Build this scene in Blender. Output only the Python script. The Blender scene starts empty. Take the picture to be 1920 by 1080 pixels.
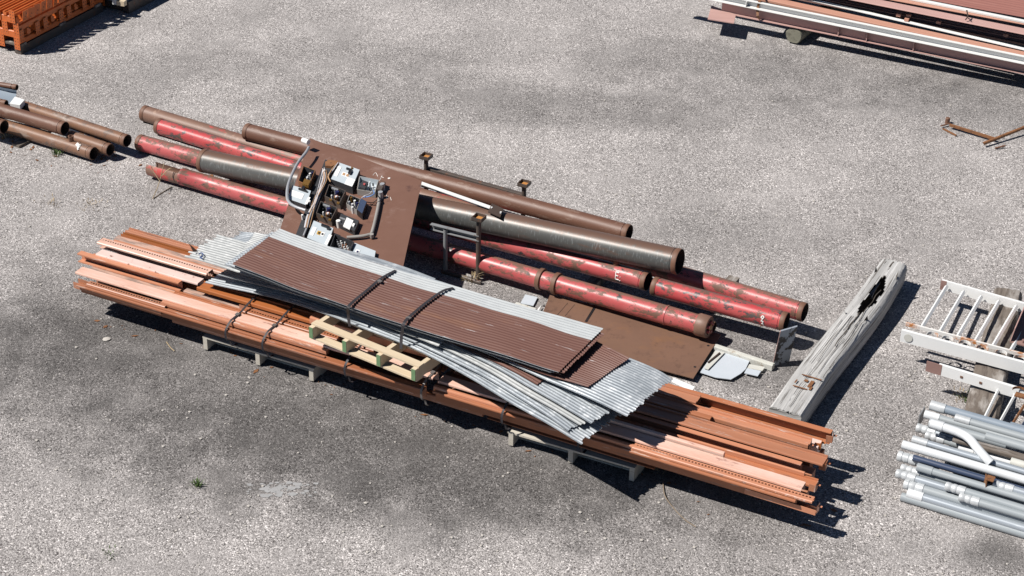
import bpy, random
import numpy as np
from math import sin, cos, tan, pi, radians, degrees, atan2, sqrt, hypot, floor
from mathutils import Vector, Matrix
random.seed(7)
RNG = np.random.RandomState(11)
scene = bpy.context.scene
COL = scene.collection

# ------------------------------------------------------------------ camera
FPX, PIT, ROLL, CAMH = 3500.0, radians(30.5), radians(1.5), 8.5
_R0 = np.array([1, 0, 0.]); FW = np.array([0, cos(PIT), -sin(PIT)]); _U0 = np.array([0, sin(PIT), cos(PIT)])
RT = _R0*cos(ROLL) + _U0*sin(ROLL); UP = -_R0*sin(ROLL) + _U0*cos(ROLL)
CP = np.array([0, 0, CAMH])
cam = bpy.data.cameras.new("camera"); camo = bpy.data.objects.new("camera", cam); COL.objects.link(camo)
cam.sensor_width = 36; cam.lens = FPX/1920*36; cam.clip_start = .1; cam.clip_end = 600
camo.matrix_world = Matrix(((RT[0], UP[0], -FW[0], 0), (RT[1], UP[1], -FW[1], 0), (RT[2], UP[2], -FW[2], CAMH), (0, 0, 0, 1)))
scene.camera = camo
# ------------------------------------------------------------------ light
SUN = np.array([.76, .20, -1.0]); SUN /= np.linalg.norm(SUN)
sl = bpy.data.lights.new("sun", 'SUN'); slo = bpy.data.objects.new("sun", sl); COL.objects.link(slo)
sl.energy = 5.0; sl.angle = radians(.5); sl.color = (1, .955, .90)
slo.rotation_euler = Vector(SUN).to_track_quat('-Z', 'Y').to_euler(); slo.location = (-15, -5, 25)
world = bpy.data.worlds.new("World"); scene.world = world; world.use_nodes = True
wn = world.node_tree.nodes; wl = world.node_tree.links
sky = wn.new('ShaderNodeTexSky'); sky.sky_type = 'NISHITA'; sky.sun_disc = False
sky.sun_elevation = math_el = np.arcsin(-SUN[2]); sky.sun_rotation = atan2(-SUN[0], -SUN[1])
sky.altitude = 1500; sky.air_density = .65; sky.dust_density = .1
wl.new(sky.outputs[0], wn['Background'].inputs[0]); wn['Background'].inputs[1].default_value = .05
scene.cycles.diffuse_bounces = 1
scene.view_settings.view_transform = 'Standard'; scene.view_settings.look = 'None'
scene.view_settings.exposure = .2; scene.view_settings.gamma = 1

# ------------------------------------------------------------------ geometry helpers
def W(x, y, z=0.):
    "photo pixel (1920 wide) -> the point on the level plane at height z"
    d = FW + RT*(x-960)/FPX + UP*(540-y)/FPX
    return CP + d*((z-CAMH)/d[2])
def A(*v): return np.array(v, float)
def nrm(v): return v/np.linalg.norm(v)
Z3 = A(0, 0, 1)

def tag(o, label=None, cat=None, group=None, kind='thing'):
    if label: o['label'] = label
    if cat: o['category'] = cat
    if group: o['group'] = group
    if kind and label: o['kind'] = kind
    return o
def empty(name, loc, label, cat, group=None):
    o = bpy.data.objects.new(name, None); COL.objects.link(o); o.location = tuple(loc)
    o.empty_display_size = .1
    return tag(o, label, cat, group)

class MB:
    def __init__(s): s.v = []; s.f = []; s.uv = []; s.mi = []
    def face(s, pts, uv=None, m=0):
        i = len(s.v); s.v += [tuple(p) for p in pts]; s.f.append(tuple(range(i, i+len(pts))))
        s.uv.append(uv or [(0, 0)]*len(pts)); s.mi.append(m)
    def grid(s, P, UV=None, m=0, closed=False, flip=False):
        "P[i][j] points"
        P = np.asarray(P, float); ni, nj = P.shape[:2]; b = len(s.v)
        s.v += [tuple(p) for p in P.reshape(-1, 3)]
        for i in range(ni-1):
            for j in range(nj if closed else nj-1):
                j2 = (j+1) % nj
                q = (b+i*nj+j, b+i*nj+j2, b+(i+1)*nj+j2, b+(i+1)*nj+j)
                if UV is not None:
                    jj = j+1
                    u = [tuple(UV[i][j]), tuple(UV[i][jj]), tuple(UV[i+1][jj]), tuple(UV[i+1][j])]
                else: u = [(0, 0)]*4
                if flip: q = q[::-1]; u = u[::-1]
                s.f.append(q); s.uv.append(u); s.mi.append(m)
    def prism(s, poly, p0, p1, up=Z3, m=0, caps=True, u0=0.):
        "extrude a closed 2D outline (side, up) from p0 to p1"
        p0 = np.asarray(p0, float); p1 = np.asarray(p1, float)
        d = nrm(p1-p0); sd = nrm(np.cross(up, d)); u = np.cross(d, sd); L = np.linalg.norm(p1-p0)
        n = len(poly); per = [0.]
        for i in range(n): per.append(per[-1]+hypot(poly[(i+1) % n][0]-poly[i][0], poly[(i+1) % n][1]-poly[i][1]))
        R = [[p+sd*x+u*y for x, y in poly] for p in (p0, p1)]
        UV = [[(u0, q) for q in per], [(u0+L, q) for q in per]]
        s.grid(R, UV, m, closed=True, flip=True)
        if caps:
            s.face(R[0], [(0, y) for x, y in poly], m); s.face(R[1][::-1], [(L, y) for x, y in poly], m)
    def box(s, c, size, ax=None, m=0):
        c = np.asarray(c, float); ax = ax or (A(1, 0, 0), A(0, 1, 0), A(0, 0, 1))
        h = [ax[i]*size[i]/2 for i in range(3)]
        q = {(i, j, k): c+h[0]*i+h[1]*j+h[2]*k for i in (-1, 1) for j in (-1, 1) for k in (-1, 1)}
        for a, b_, c_ in ((0, 1, 2), (1, 2, 0), (2, 0, 1)):
            for sg in (-1, 1):
                def K(x, y):
                    t = [0, 0, 0]; t[a] = sg; t[b_] = x; t[c_] = y; return q[tuple(t)]
                pts = [K(-1, -1), K(1, -1), K(1, 1), K(-1, 1)]
                uv = [(0, 0), (size[b_], 0), (size[b_], size[c_]), (0, size[c_])]
                if sg < 0: pts = pts[::-1]; uv = uv[::-1]
                s.face(pts, uv, m)
    def hexa(s, top, bot, m=0):
        "solid between two 4-point loops"
        n = len(top)
        s.face(top, [(p[0], p[1]) for p in top], m); s.face(bot[::-1], None, m)
        for i in range(n):
            j = (i+1) % n; L = float(np.linalg.norm(np.asarray(top[j])-top[i]))
            s.face([bot[i], bot[j], top[j], top[i]], [(0, 0), (L, 0), (L, .1), (0, .1)], m)
    def lathe(s, p0, p1, prof, n=20, m=0, a0=0., a1=2*pi):
        "prof: (distance along axis, radius)"
        p0 = np.asarray(p0, float); d = nrm(np.asarray(p1, float)-p0)
        e1 = np.cross(Z3, d)
        e1 = nrm(e1) if np.linalg.norm(e1) > 1e-3 else A(1, 0, 0)
        e2 = np.cross(d, e1); full = abs(a1-a0-2*pi) < 1e-6
        an = np.linspace(a0, a1, n+1)
        if full: an = an[:-1]
        P = [[p0+d*t+(e1*cos(a)+e2*sin(a))*r for a in an] for t, r in prof]
        ul = [0.]
        for i in range(1, len(prof)): ul.append(ul[-1]+hypot(prof[i][0]-prof[i-1][0], prof[i][1]-prof[i-1][1]))
        R = max(r for t, r in prof)
        UV = [[(u, a*R) for a in (list(an)+[2*pi] if full else an)] for u in ul]
        s.grid(P, UV, m, closed=full, flip=True)
    def tube(s, pts, r, n=8, m=0, cap=True):
        pts = [np.asarray(p, float) for p in pts]; P = []; UV = []; u = 0; e1 = None
        for i, p in enumerate(pts):
            d = nrm(pts[min(i+1, len(pts)-1)]-pts[max(i-1, 0)])
            if e1 is None:
                e1 = np.cross(Z3, d); e1 = nrm(e1) if np.linalg.norm(e1) > 1e-3 else A(1, 0, 0)
            e1 = nrm(e1-d*(e1@d)); e2 = np.cross(d, e1)
            rr = r[i] if hasattr(r, '__len__') else r
            if i: u += np.linalg.norm(p-pts[i-1])
            P.append([p+(e1*cos(a)+e2*sin(a))*rr for a in np.arange(n)*2*pi/n])
            UV.append([(u, a*rr) for a in np.arange(n+1)*2*pi/n])
        s.grid(P, UV, m, closed=True, flip=True)
        if cap: s.face(P[0], None, m); s.face(P[-1][::-1], None, m)
    def ribbon(s, pts, w, t=.0012, side=None, m=0):
        "flat strap along a path, width along a fixed side vector"
        pts = [np.asarray(p, float) for p in pts]; P = []; UV = []; u = 0
        for i, p in enumerate(pts):
            d = nrm(pts[min(i+1, len(pts)-1)]-pts[max(i-1, 0)])
            sd = nrm(side-d*(side@d)); n = np.cross(sd, d)
            if n[2] < 0: n = -n
            if i: u += np.linalg.norm(p-pts[i-1])
            P.append([p-sd*w/2, p+sd*w/2, p+sd*w/2+n*t, p-sd*w/2+n*t]); UV.append([(u, 0), (u, w), (u, w), (u, 0), (u, 0)])
        s.grid(P, UV, m, closed=True)
        s.face(P[0], None, m); s.face(P[-1][::-1], None, m)
    def build(s, name, mats, parent=None, smooth=None, bevel=0):
        me = bpy.data.meshes.new(name)
        o = bpy.data.objects.new(name, me); COL.objects.link(o)
        V = np.array(s.v, float); off = np.zeros(3)
        if parent is not None:
            q = parent
            while q is not None: off += np.array(q.location); q = q.parent
        else:
            off = np.array([V[:, 0].mean(), V[:, 1].mean(), V[:, 2].min()])
        V = V-off
        me.from_pydata([tuple(p) for p in V], [], s.f)
        uvl = me.uv_layers.new(name="UVMap")
        flat = np.array([c for u in s.uv for c in u], float)
        uvl.data.foreach_set('uv', flat.reshape(-1))
        mats = mats if isinstance(mats, (list, tuple)) else [mats]
        for m in mats: me.materials.append(m)
        me.polygons.foreach_set('material_index', s.mi)
        if smooth is not None:
            me.polygons.foreach_set('use_smooth', [True]*len(me.polygons))
            me.set_sharp_from_angle(angle=radians(smooth))
        if parent is not None: o.parent = parent
        else: o.location = tuple(off)
        me.update()
        return o

def rbox(w, h, r=.006, y0=0.):
    "outline of a box section; reference (0,0) is its near top edge"
    out = []
    for cx, cy, a in ((r, y0-h+r, pi), (w-r, y0-h+r, 1.5*pi), (w-r, y0-r, 0), (r, y0-r, .5*pi)):
        for k in range(3): out.append((cx+r*cos(a+k*pi/4), cy+r*sin(a+k*pi/4)))
    return out
def cfront(w, h, t=.004, lip=.0):   # open towards the viewer: flanges near, web far
    p = [(0, 0)]
    if lip: p += [(0, -lip), (t, -lip)]
    p += [(t if lip else 0, -t), (w-t, -t), (w-t, -h+t)]
    p += [(t if lip else 0, -h+t)] + ([(t, -h+lip), (0, -h+lip)] if lip else []) + [(0, -h), (w, -h), (w, 0)]
    return p[::-1]
def cdown(w, h, t=.004, r=.008):    # web on top, flanges hanging
    return [(0, -h), (t, -h), (t, -t-r/2), (t+r/2, -t), (w-t-r/2, -t), (w-t, -t-r/2), (w-t, -h), (w, -h), (w, -r), (w-r*.3, -r*.3), (w-r, 0), (r, 0), (r*.3, -r*.3), (0, -r)]
def lipc(w, h, lip=.016, t=.0045, r=.008):   # wide top, short front lip, open dark front, web at the back
    return [(0, -lip), (t, -lip), (t, -t), (w-t, -t), (w-t, -h), (w, -h), (w, 0), (r, 0), (r*.3, -r*.3), (0, -r)]
def ridgec(w, h, lip=.016, t=.0045, r=.007, d=.012):   # as lipc, with rolled ridges along both edges of the top
    return [(0, -lip), (t, -lip), (t, -t-d), (w-t, -t-d), (w-t, -h), (w, -h), (w, 0), (w-.014, 0), (w-.016, -d), (.022, -d), (.020, 0), (r, 0), (r*.3, -r*.3), (0, -r)]
def cup(w, h, t=.004):              # open upwards
    return [(0, 0), (0, -h), (w, -h), (w, 0), (w-t, 0), (w-t, -h+t), (t, -h+t), (t, 0)]
def stepb(w, h, st=.035, sd=.03):   # step beam: ledge on the near side
    r = .006
    return [(0, -h), (w, -h), (w, -r), (w-r, 0), (st+r, 0), (st, -r), (st, -sd), (r, -sd), (0, -sd-r)]

# ------------------------------------------------------------------ materials
def mat(name, c, c2=None, patch=None, rough=.6, metal=0., scale=8., stretch=(1, 1), coord='uv', th=(.5, .6), pscale=None, pstretch=None,
        vary=.0, bump=.0, bscale=60., patch2=None, th2=(.6, .68), p2scale=20., p2stretch=(1, 1), prough=None, spec=.5, detail=7., nrough=.66):
    m = bpy.data.materials.new(name); m.use_nodes = True; nt = m.node_tree; N = nt.nodes; L = nt.links
    bs = N['Principled BSDF']; bs.inputs['Roughness'].default_value = rough; bs.inputs['Metallic'].default_value = metal
    bs.inputs['Specular IOR Level'].default_value = spec
    tc = N.new('ShaderNodeTexCoord'); oi = N.new('ShaderNodeObjectInfo')
    mul = N.new('ShaderNodeMath'); mul.operation = 'MULTIPLY'; mul.inputs[1].default_value = 37.; L.new(oi.outputs['Random'], mul.inputs[0])
    def vec(sx, sy):
        mp = N.new('ShaderNodeMapping'); mp.inputs['Scale'].default_value = (sx, sy, 1)
        L.new(tc.outputs['UV' if coord == 'uv' else 'Object'], mp.inputs[0])
        ad = N.new('ShaderNodeVectorMath'); ad.operation = 'ADD'; L.new(mp.outputs[0], ad.inputs[0])
        cb = N.new('ShaderNodeCombineXYZ'); L.new(mul.outputs[0], cb.inputs[0]); L.new(mul.outputs[0], cb.inputs[1]); L.new(cb.outputs[0], ad.inputs[1])
        return ad.outputs[0]
    def noise(sc, st, det=detail):
        n = N.new('ShaderNodeTexNoise'); n.inputs['Scale'].default_value = sc; n.inputs['Detail'].default_value = det; n.inputs['Roughness'].default_value = nrough
        L.new(vec(*st), n.inputs['Vector']); return n.outputs['Fac']
    def step(f, a, b):
        r = N.new('ShaderNodeMapRange'); r.inputs['From Min'].default_value = a; r.inputs['From Max'].default_value = b; r.clamp = True
        L.new(f, r.inputs['Value']); return r.outputs[0]
    def mix(f, a, b):
        x = N.new('ShaderNodeMix'); x.data_type = 'RGBA'; L.new(f, x.inputs['Factor'])
        for i, q in ((6, a), (7, b)):
            if isinstance(q, tuple): x.inputs[i].default_value = (*q, 1)
            else: L.new(q, x.inputs[i])
        return x.outputs[2]
    col = c
    f1 = noise(scale, stretch)
    if c2: col = mix(step(f1, .3, .7), c, c2)
    fp = None
    if patch:
        fp = step(noise(pscale or scale*1.7, pstretch or stretch), *th); col = mix(fp, col, patch)
    if patch2:
        f2 = step(noise(p2scale, p2stretch), *th2); col = mix(f2, col, patch2)
    if vary:   # paint batches differ from piece to piece
        hv = N.new('ShaderNodeHueSaturation'); mr_ = N.new('ShaderNodeMapRange'); mr_.inputs['To Min'].default_value = 1-vary; mr_.inputs['To Max'].default_value = 1+vary*.6; L.new(oi.outputs['Random'], mr_.inputs['Value'])
        L.new(mr_.outputs[0], hv.inputs['Value']); L.new(col, hv.inputs['Color']); col = hv.outputs[0]
    if isinstance(col, tuple): bs.inputs['Base Color'].default_value = (*col, 1)
    else: L.new(col, bs.inputs['Base Color'])
    if prough is not None and fp is not None:
        r = N.new('ShaderNodeMapRange'); r.inputs['To Min'].default_value = rough; r.inputs['To Max'].default_value = prough
        L.new(fp, r.inputs['Value']); L.new(r.outputs[0], bs.inputs['Roughness'])
    if bump:
        b = N.new('ShaderNodeBump'); b.inputs['Strength'].default_value = bump; b.inputs['Distance'].default_value = .004
        L.new(noise(bscale, stretch, 4.), b.inputs['Height']); L.new(b.outputs[0], bs.inputs['Normal'])
    return m

RUSTD = (.055, .034, .026)
M = {}
M['orange'] = mat('orange_paint', vary=.26, nrough=.72, c=(.42, .15, .070), c2=(.49, .195, .098), patch=(.26, .13, .09), th=(.575, .63), stretch=(.25, 4), scale=3, rough=.42, pscale=6, patch2=(.60, .42, .34), th2=(.60, .64), p2scale=9, p2stretch=(.3, 3))
M['orange_deep'] = mat('deep_orange_paint', vary=.26, nrough=.72, c=(.42, .128, .035), c2=(.48, .165, .055), patch=(.26, .11, .06), th=(.60, .66), stretch=(.25, 4), scale=3, rough=.45)
M['salmon'] = mat('salmon_paint', vary=.26, nrough=.72, c=(.50, .205, .112), c2=(.57, .26, .155), patch=(.33, .18, .13), th=(.575, .63), stretch=(.3, 4), scale=4, rough=.38, patch2=(.66, .50, .43), th2=(.59, .64), p2scale=9, p2stretch=(.3, 3))
M['pink'] = mat('faded_pink_paint', (.64, .34, .235), (.84, .62, .53), patch=(.45, .25, .20), th=(.59, .63), stretch=(.4, 2), scale=2.5, pscale=7, nrough=.74, rough=.36)
M['worn'] = mat('worn_orange_paint', (.50, .30, .22), (.58, .40, .33), patch=(.27, .20, .17), th=(.46, .60), stretch=(.5, 3), scale=6, rough=.55, pscale=9, patch2=(.60, .27, .15), th2=(.56, .66), p2scale=5, p2stretch=(.3, 3))
M['pinkworn'] = mat('chipped_pink_paint', (.72, .50, .43), (.80, .62, .56), patch=(.30, .17, .13), th=(.60, .66), stretch=(1, 1.5), scale=4, rough=.4, pscale=14)
M['rack_orange'] = mat('rack_orange_paint', (.56, .125, .026), (.62, .155, .036), patch=(.30, .10, .05), th=(.70, .76), coord='obj', scale=6, rough=.42)
M['red'] = mat('chipped_red_paint', (.45, .035, .045), (.52, .115, .11), patch=(.135, .075, .055), th=(.525, .56), scale=2.2, stretch=(.8, 1.3), pscale=6, nrough=.74, rough=.36, prough=.6,
               patch2=(.075, .07, .07), th2=(.555, .59), p2scale=7, p2stretch=(.8, 1.6), bump=.15)
M['redtop'] = mat('faded_red_paint', (.50, .135, .13), (.44, .06, .065), patch=(.16, .085, .06), th=(.512, .56), scale=1.8, stretch=(.8, 1.5), pscale=6, nrough=.74, rough=.38, prough=.6,
                  patch2=(.06, .052, .05), th2=(.58, .61), p2scale=9, bump=.15)
M['redrust'] = mat('rusted_red_paint', (.17, .095, .068), (.24, .14, .10), patch=(.50, .07, .065), th=(.56, .62), scale=3, stretch=(.7, 1.5), pscale=3.2, rough=.5, patch2=(.34, .22, .16), th2=(.58, .68), p2scale=8, bump=.2)
M['greypipe'] = mat('bare_steel_pipe', (.080, .088, .088), (.115, .11, .10), patch=(.13, .08, .06), th=(.56, .68), scale=3, stretch=(.25, 2), pscale=7, pstretch=(.6, 2), rough=.40, metal=.1, prough=.5,
                    patch2=(.24, .25, .25), th2=(.56, .66), p2scale=30, p2stretch=(3, .4), bump=.1)
M['rustpipe'] = mat('brown_rusty_pipe', (.125, .060, .040), (.175, .085, .055), patch=(.27, .19, .15), th=(.55, .68), scale=3, stretch=(.5, 1.5), pscale=9, nrough=.75, rough=.5, bump=.25)
M['rustpipe2'] = mat('tan_rusty_pipe', (.24, .125, .072), (.185, .10, .066), patch=(.30, .24, .20), th=(.52, .64), scale=3, stretch=(.4, 1.2), pscale=6, nrough=.75, rough=.46, patch2=(.13, .085, .065), th2=(.54, .62), p2scale=8, bump=.25)
M['bluepipe'] = mat('peeling_blue_pipe', (.20, .11, .07), (.16, .09, .06), patch=(.05, .06, .085), th=(.46, .5), scale=4, stretch=(.6, 1.2), pscale=5, rough=.45, patch2=(.30, .32, .36), th2=(.58, .64), p2scale=9)
M['rim'] = mat('rusty_rim', (.145, .070, .042), (.19, .10, .065), scale=12, rough=.6, coord='obj')
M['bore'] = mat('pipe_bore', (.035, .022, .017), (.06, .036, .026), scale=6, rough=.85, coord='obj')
M['plate'] = mat('brown_steel_plate', (.165, .093, .064), (.205, .115, .076), patch=(.25, .125, .058), th=(.52, .78), coord='obj', scale=2.2, pscale=1.6, nrough=.72, rough=.55, patch2=(.11, .062, .045), th2=(.55, .68), p2scale=9, bump=.15)
M['panel'] = mat('brown_panel_steel', (.165, .084, .058), (.195, .103, .074), patch=(.25, .155, .125), th=(.56, .72), coord='obj', scale=2.5, pscale=4, nrough=.74, rough=.48, patch2=(.11, .055, .042), th2=(.58, .68), p2scale=6)
M['boxgrey'] = mat('grey_enclosure_paint', (.47, .53, .57), (.52, .57, .60), coord='obj', scale=9, rough=.4)
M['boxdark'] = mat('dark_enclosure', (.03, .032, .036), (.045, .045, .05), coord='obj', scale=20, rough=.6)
M['label'] = mat('white_sticker', (.82, .82, .80), coord='obj', rough=.5)
M['yellow'] = mat('yellow_sticker', (.55, .33, .06), coord='obj', rough=.5)
M['black'] = mat('black_plastic', (.015, .015, .017), coord='obj', rough=.45)
M['strap'] = mat('black_steel_strap', (.028, .026, .030), (.05, .045, .05), coord='obj', scale=10, rough=.55, spec=.3)
M['strapgrey'] = mat('grey_steel_strap', (.20, .19, .185), (.13, .11, .10), coord='obj', scale=20, rough=.5, metal=.2)
M['brass'] = mat('brass', (.42, .24, .06), (.3, .15, .04), coord='obj', scale=30, rough=.35, metal=.6)
M['copper'] = mat('copper', (.55, .24, .12), coord='obj', rough=.35, metal=.5)
M['navy'] = mat('navy_coil', (.02, .022, .08), coord='obj', rough=.35)
M['conduit'] = mat('galvanised_conduit', (.42, .43, .45), (.50, .51, .53), coord='obj', scale=12, rough=.36, metal=.35)
M['conduitgrey'] = mat('grey_conduit', (.27, .255, .235), (.33, .31, .29), coord='obj', scale=8, rough=.5)
M['galv'] = mat('galvanised_steel', (.30, .335, .365), (.49, .525, .555), patch=(.66, .69, .71), th=(.52, .66), coord='obj', scale=4, pscale=11, nrough=.75, rough=.34, metal=.4, patch2=(.30, .26, .22), th2=(.68, .76), p2scale=7)
M['galvold'] = mat('dull_galvanised_steel', (.33, .345, .345), (.43, .445, .445), patch=(.50, .51, .51), th=(.5, .66), coord='obj', scale=4, pscale=20, rough=.5, metal=.15, patch2=(.30, .19, .12), th2=(.70, .76), p2scale=5)
M['galvpipe'] = mat('galvanised_pipe', (.33, .37, .41), (.43, .47, .51), patch=(.60, .63, .65), th=(.62, .72), scale=3, stretch=(.6, 2), pscale=9, rough=.36, metal=.25)
M['galvlight'] = mat('bright_galvanised_fitting', (.46, .485, .50), (.60, .62, .63), coord='obj', scale=25, rough=.4, metal=.15)
M['bluegrey'] = mat('blue_grey_pipe', (.22, .265, .315), (.28, .33, .385), patch=(.55, .58, .60), th=(.66, .70), scale=3, stretch=(.5, 2), pscale=14, rough=.42)
M['whitepipe'] = mat('white_pipe', (.62, .645, .66), (.70, .72, .73), patch=(.42, .40, .37), th=(.70, .78), scale=4, rough=.38)
M['greypvc'] = mat('grey_plastic_pipe', (.29, .325, .345), (.36, .39, .405), patch=(.50, .52, .53), th=(.66, .72), scale=3, stretch=(.5, 2), pscale=10, rough=.42)
M['navypipe'] = mat('navy_pipe', (.035, .055, .105), (.055, .075, .13), scale=4, stretch=(.5, 2), rough=.4)
M['wood'] = mat('weathered_wood', (.34, .305, .265), (.45, .41, .36), patch=(.22, .19, .16), th=(.55, .66), scale=6, stretch=(.6, 8), pscale=8, pstretch=(.5, 10), rough=.8, bump=.4, bscale=30)
M['freshwood'] = mat('treated_pine', (.58, .46, .31), (.68, .57, .42), patch=(.42, .29, .15), th=(.6, .72), scale=4, stretch=(.5, 8), pscale=5, pstretch=(.5, 9), rough=.65)
M['greenend'] = mat('green_treated_end', (.12, .22, .10), (.16, .27, .14), coord='obj', scale=25, rough=.75)
M['oldpallet'] = mat('grey_pallet_wood', (.50, .46, .39), (.60, .56, .48), patch=(.32, .28, .23), th=(.58, .7), scale=4, stretch=(.5, 8), pscale=5, pstretch=(.4, 10), rough=.75, bump=.3)
M['tie'] = mat('dark_sleeper_wood', (.13, .105, .085), (.20, .17, .145), patch=(.09, .072, .06), th=(.5, .62), scale=3, stretch=(.6, 5), pscale=4, pstretch=(.5, 6), rough=.85, bump=.5, bscale=20, patch2=(.36, .335, .31), th2=(.50, .64), p2scale=3, p2stretch=(.8, 3))
M['timber'] = mat('silver_timber', (.36, .355, .345), (.47, .465, .455), patch=(.15, .14, .13), th=(.545, .60), scale=5, stretch=(.4, 4), pscale=55, pstretch=(.022, 1), nrough=.6, rough=.85, bump=.8, bscale=16,
                  patch2=(.58, .575, .565), th2=(.53, .62), p2scale=42, p2stretch=(.018, 1))
M['rot'] = mat('rotted_wood', (.045, .038, .032), (.10, .085, .07), scale=12, coord='obj', rough=.95)
M['rusty'] = mat('rusty_steel', (.20, .085, .035), (.26, .12, .05), patch=(.10, .05, .03), th=(.55, .65), coord='obj', scale=14, rough=.7)
M['rustbright'] = mat('orange_rust', (.42, .17, .04), (.50, .23, .06), coord='obj', scale=20, rough=.75)
M['darksteel'] = mat('dark_steel', (.075, .062, .055), (.11, .085, .07), patch=(.16, .08, .05), th=(.56, .66), coord='obj', scale=9, rough=.5)
M['greysteel'] = mat('grey_steel', (.20, .21, .22), (.26, .265, .27), patch=(.15, .10, .07), th=(.6, .68), coord='obj', scale=8, rough=.45)
M['beamwhite'] = mat('white_painted_steel', (.76, .76, .73), (.80, .80, .78), patch=(.42, .27, .17), th=(.66, .72), scale=4, stretch=(.5, 3), pscale=8, rough=.45)
M['beampink'] = mat('primer_pink_steel', (.47, .285, .25), (.53, .335, .30), patch=(.30, .16, .12), th=(.64, .72), scale=3, stretch=(.4, 3), pscale=6, rough=.55)
M['beamsalmon'] = mat('salmon_steel', (.50, .25, .175), (.55, .30, .22), patch=(.30, .15, .10), th=(.62, .7), scale=3, stretch=(.4, 3), rough=.55)
M['beambrown'] = mat('brown_primer_steel', (.26, .155, .135), (.31, .19, .165), patch=(.17, .09, .07), th=(.6, .7), scale=3, stretch=(.4, 3), rough=.55)
M['roofred'] = mat('red_brown_roof_sheet', (.27, .115, .095), (.31, .14, .115), patch=(.38, .22, .19), th=(.6, .75), scale=3, stretch=(.3, 4), rough=.5)
M['ladder'] = mat('white_ladder_paint', (.78, .79, .78), (.82, .83, .82), patch=(.50, .57, .54), th=(.68, .72), coord='obj', scale=4, pscale=3, rough=.45)
M['ladderrust'] = mat('rust_stained_white_paint', (.74, .73, .70), (.80, .79, .76), patch=(.50, .19, .05), th=(.49, .60), coord='obj', scale=6, pscale=7, rough=.6)
M['sheetgrey'] = mat('pale_blue_grey_sheet', (.52, .57, .62), (.56, .61, .66), patch=(.40, .33, .27), th=(.72, .76), coord='obj', scale=3, pscale=4, rough=.4)
M['sheetpale'] = mat('pale_flaking_sheet', (.55, .55, .50), (.60, .60, .56), patch=(.33, .25, .18), th=(.58, .66), coord='obj', scale=8, rough=.6)
M['peeling'] = mat('peeling_blue_grey_paint', (.28, .31, .35), (.33, .36, .41), patch=(.025, .022, .025), th=(.52, .55), coord='obj', scale=6, pscale=9, rough=.5)
M['logend'] = mat('mossy_log_wood', (.17, .165, .125), (.23, .22, .17), patch=(.11, .105, .08), th=(.52, .62), coord='obj', scale=8, rough=.9, bump=.4)
M['chalk'] = mat('white_paint_mark', (.80, .78, .74), coord='obj', rough=.8)
M['bluemark'] = mat('blue_paint_mark', (.04, .09, .26), coord='obj', rough=.7)
M['greenmark'] = mat('green_paint_mark', (.10, .30, .16), coord='obj', rough=.7)
M['wirewhite'] = mat('white_wire', (.62, .60, .62), coord='obj', rough=.5)
M['wirebrown'] = mat('tan_wire', (.45, .27, .14), coord='obj', rough=.5)
M['wireblue'] = mat('blue_wire', (.13, .26, .55), coord='obj', rough=.5)
M['weed'] = mat('weed_green', (.075, .13, .03), (.11, .17, .05), coord='obj', scale=30, rough=.8)
M['straw'] = mat('dry_straw', (.38, .29, .17), (.46, .36, .22), coord='obj', scale=30, rough=.9)
M['twig'] = mat('dry_twig', (.22, .17, .12), (.28, .22, .16), coord='obj', scale=30, rough=.9)
M['stone'] = mat('pale_stone', (.45, .42, .38), (.55, .52, .48), coord='obj', scale=30, rough=.85)
M['concrete'] = mat('pale_dried_concrete', (.30, .30, .30), (.38, .38, .38), coord='obj', scale=20, rough=.9)

def crown_rust(m, col, c, half, R, soft=.25):
    "weathering band round a pipe: angle c (radians about its axis), as the rust itself has settled"
    nt = m.node_tree; N = nt.nodes; L = nt.links; bs = N['Principled BSDF']; base = bs.inputs['Base Color'].links[0].from_socket
    tc = N.new('ShaderNodeTexCoord'); sp = N.new('ShaderNodeSeparateXYZ'); L.new(tc.outputs['UV'], sp.inputs[0])
    nz = N.new('ShaderNodeTexNoise'); nz.inputs['Scale'].default_value = 9; nz.inputs['Detail'].default_value = 9; nz.inputs['Roughness'].default_value = .7
    mp = N.new('ShaderNodeMapping'); mp.inputs['Scale'].default_value = (3, 2, 1); L.new(tc.outputs['UV'], mp.inputs[0]); L.new(mp.outputs[0], nz.inputs['Vector'])
    def mth(op, a, b, c_=None):
        n = N.new('ShaderNodeMath'); n.operation = op
        for i, q in enumerate((a, b, c_)):
            if q is None: continue
            if isinstance(q, (int, float)): n.inputs[i].default_value = q
            else: L.new(q, n.inputs[i])
        return n.outputs[0]
    d = mth('ABSOLUTE', mth('MULTIPLY_ADD', sp.outputs[1], 1/R, -c), 0)
    d = mth('ADD', d, mth('MULTIPLY_ADD', nz.outputs['Fac'], 1.6, -.8))
    mr = N.new('ShaderNodeMapRange'); mr.inputs['From Min'].default_value = half-soft; mr.inputs['From Max'].default_value = half+soft; mr.inputs['To Min'].default_value = 1; mr.inputs['To Max'].default_value = 0; L.new(d, mr.inputs['Value'])
    x = N.new('ShaderNodeMix'); x.data_type = 'RGBA'; L.new(mr.outputs[0], x.inputs['Factor']); L.new(base, x.inputs[6]); x.inputs[7].default_value = (*col, 1)
    L.new(x.outputs[2], bs.inputs['Base Color'])
crown_rust(M['greypipe'], (.15, .088, .064), radians(80), radians(48), .114)
crown_rust(M['redtop'], (.20, .115, .085), radians(75), radians(26), .084)
crown_rust(M['red'], (.16, .10, .08), radians(70), radians(22), .084)
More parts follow.
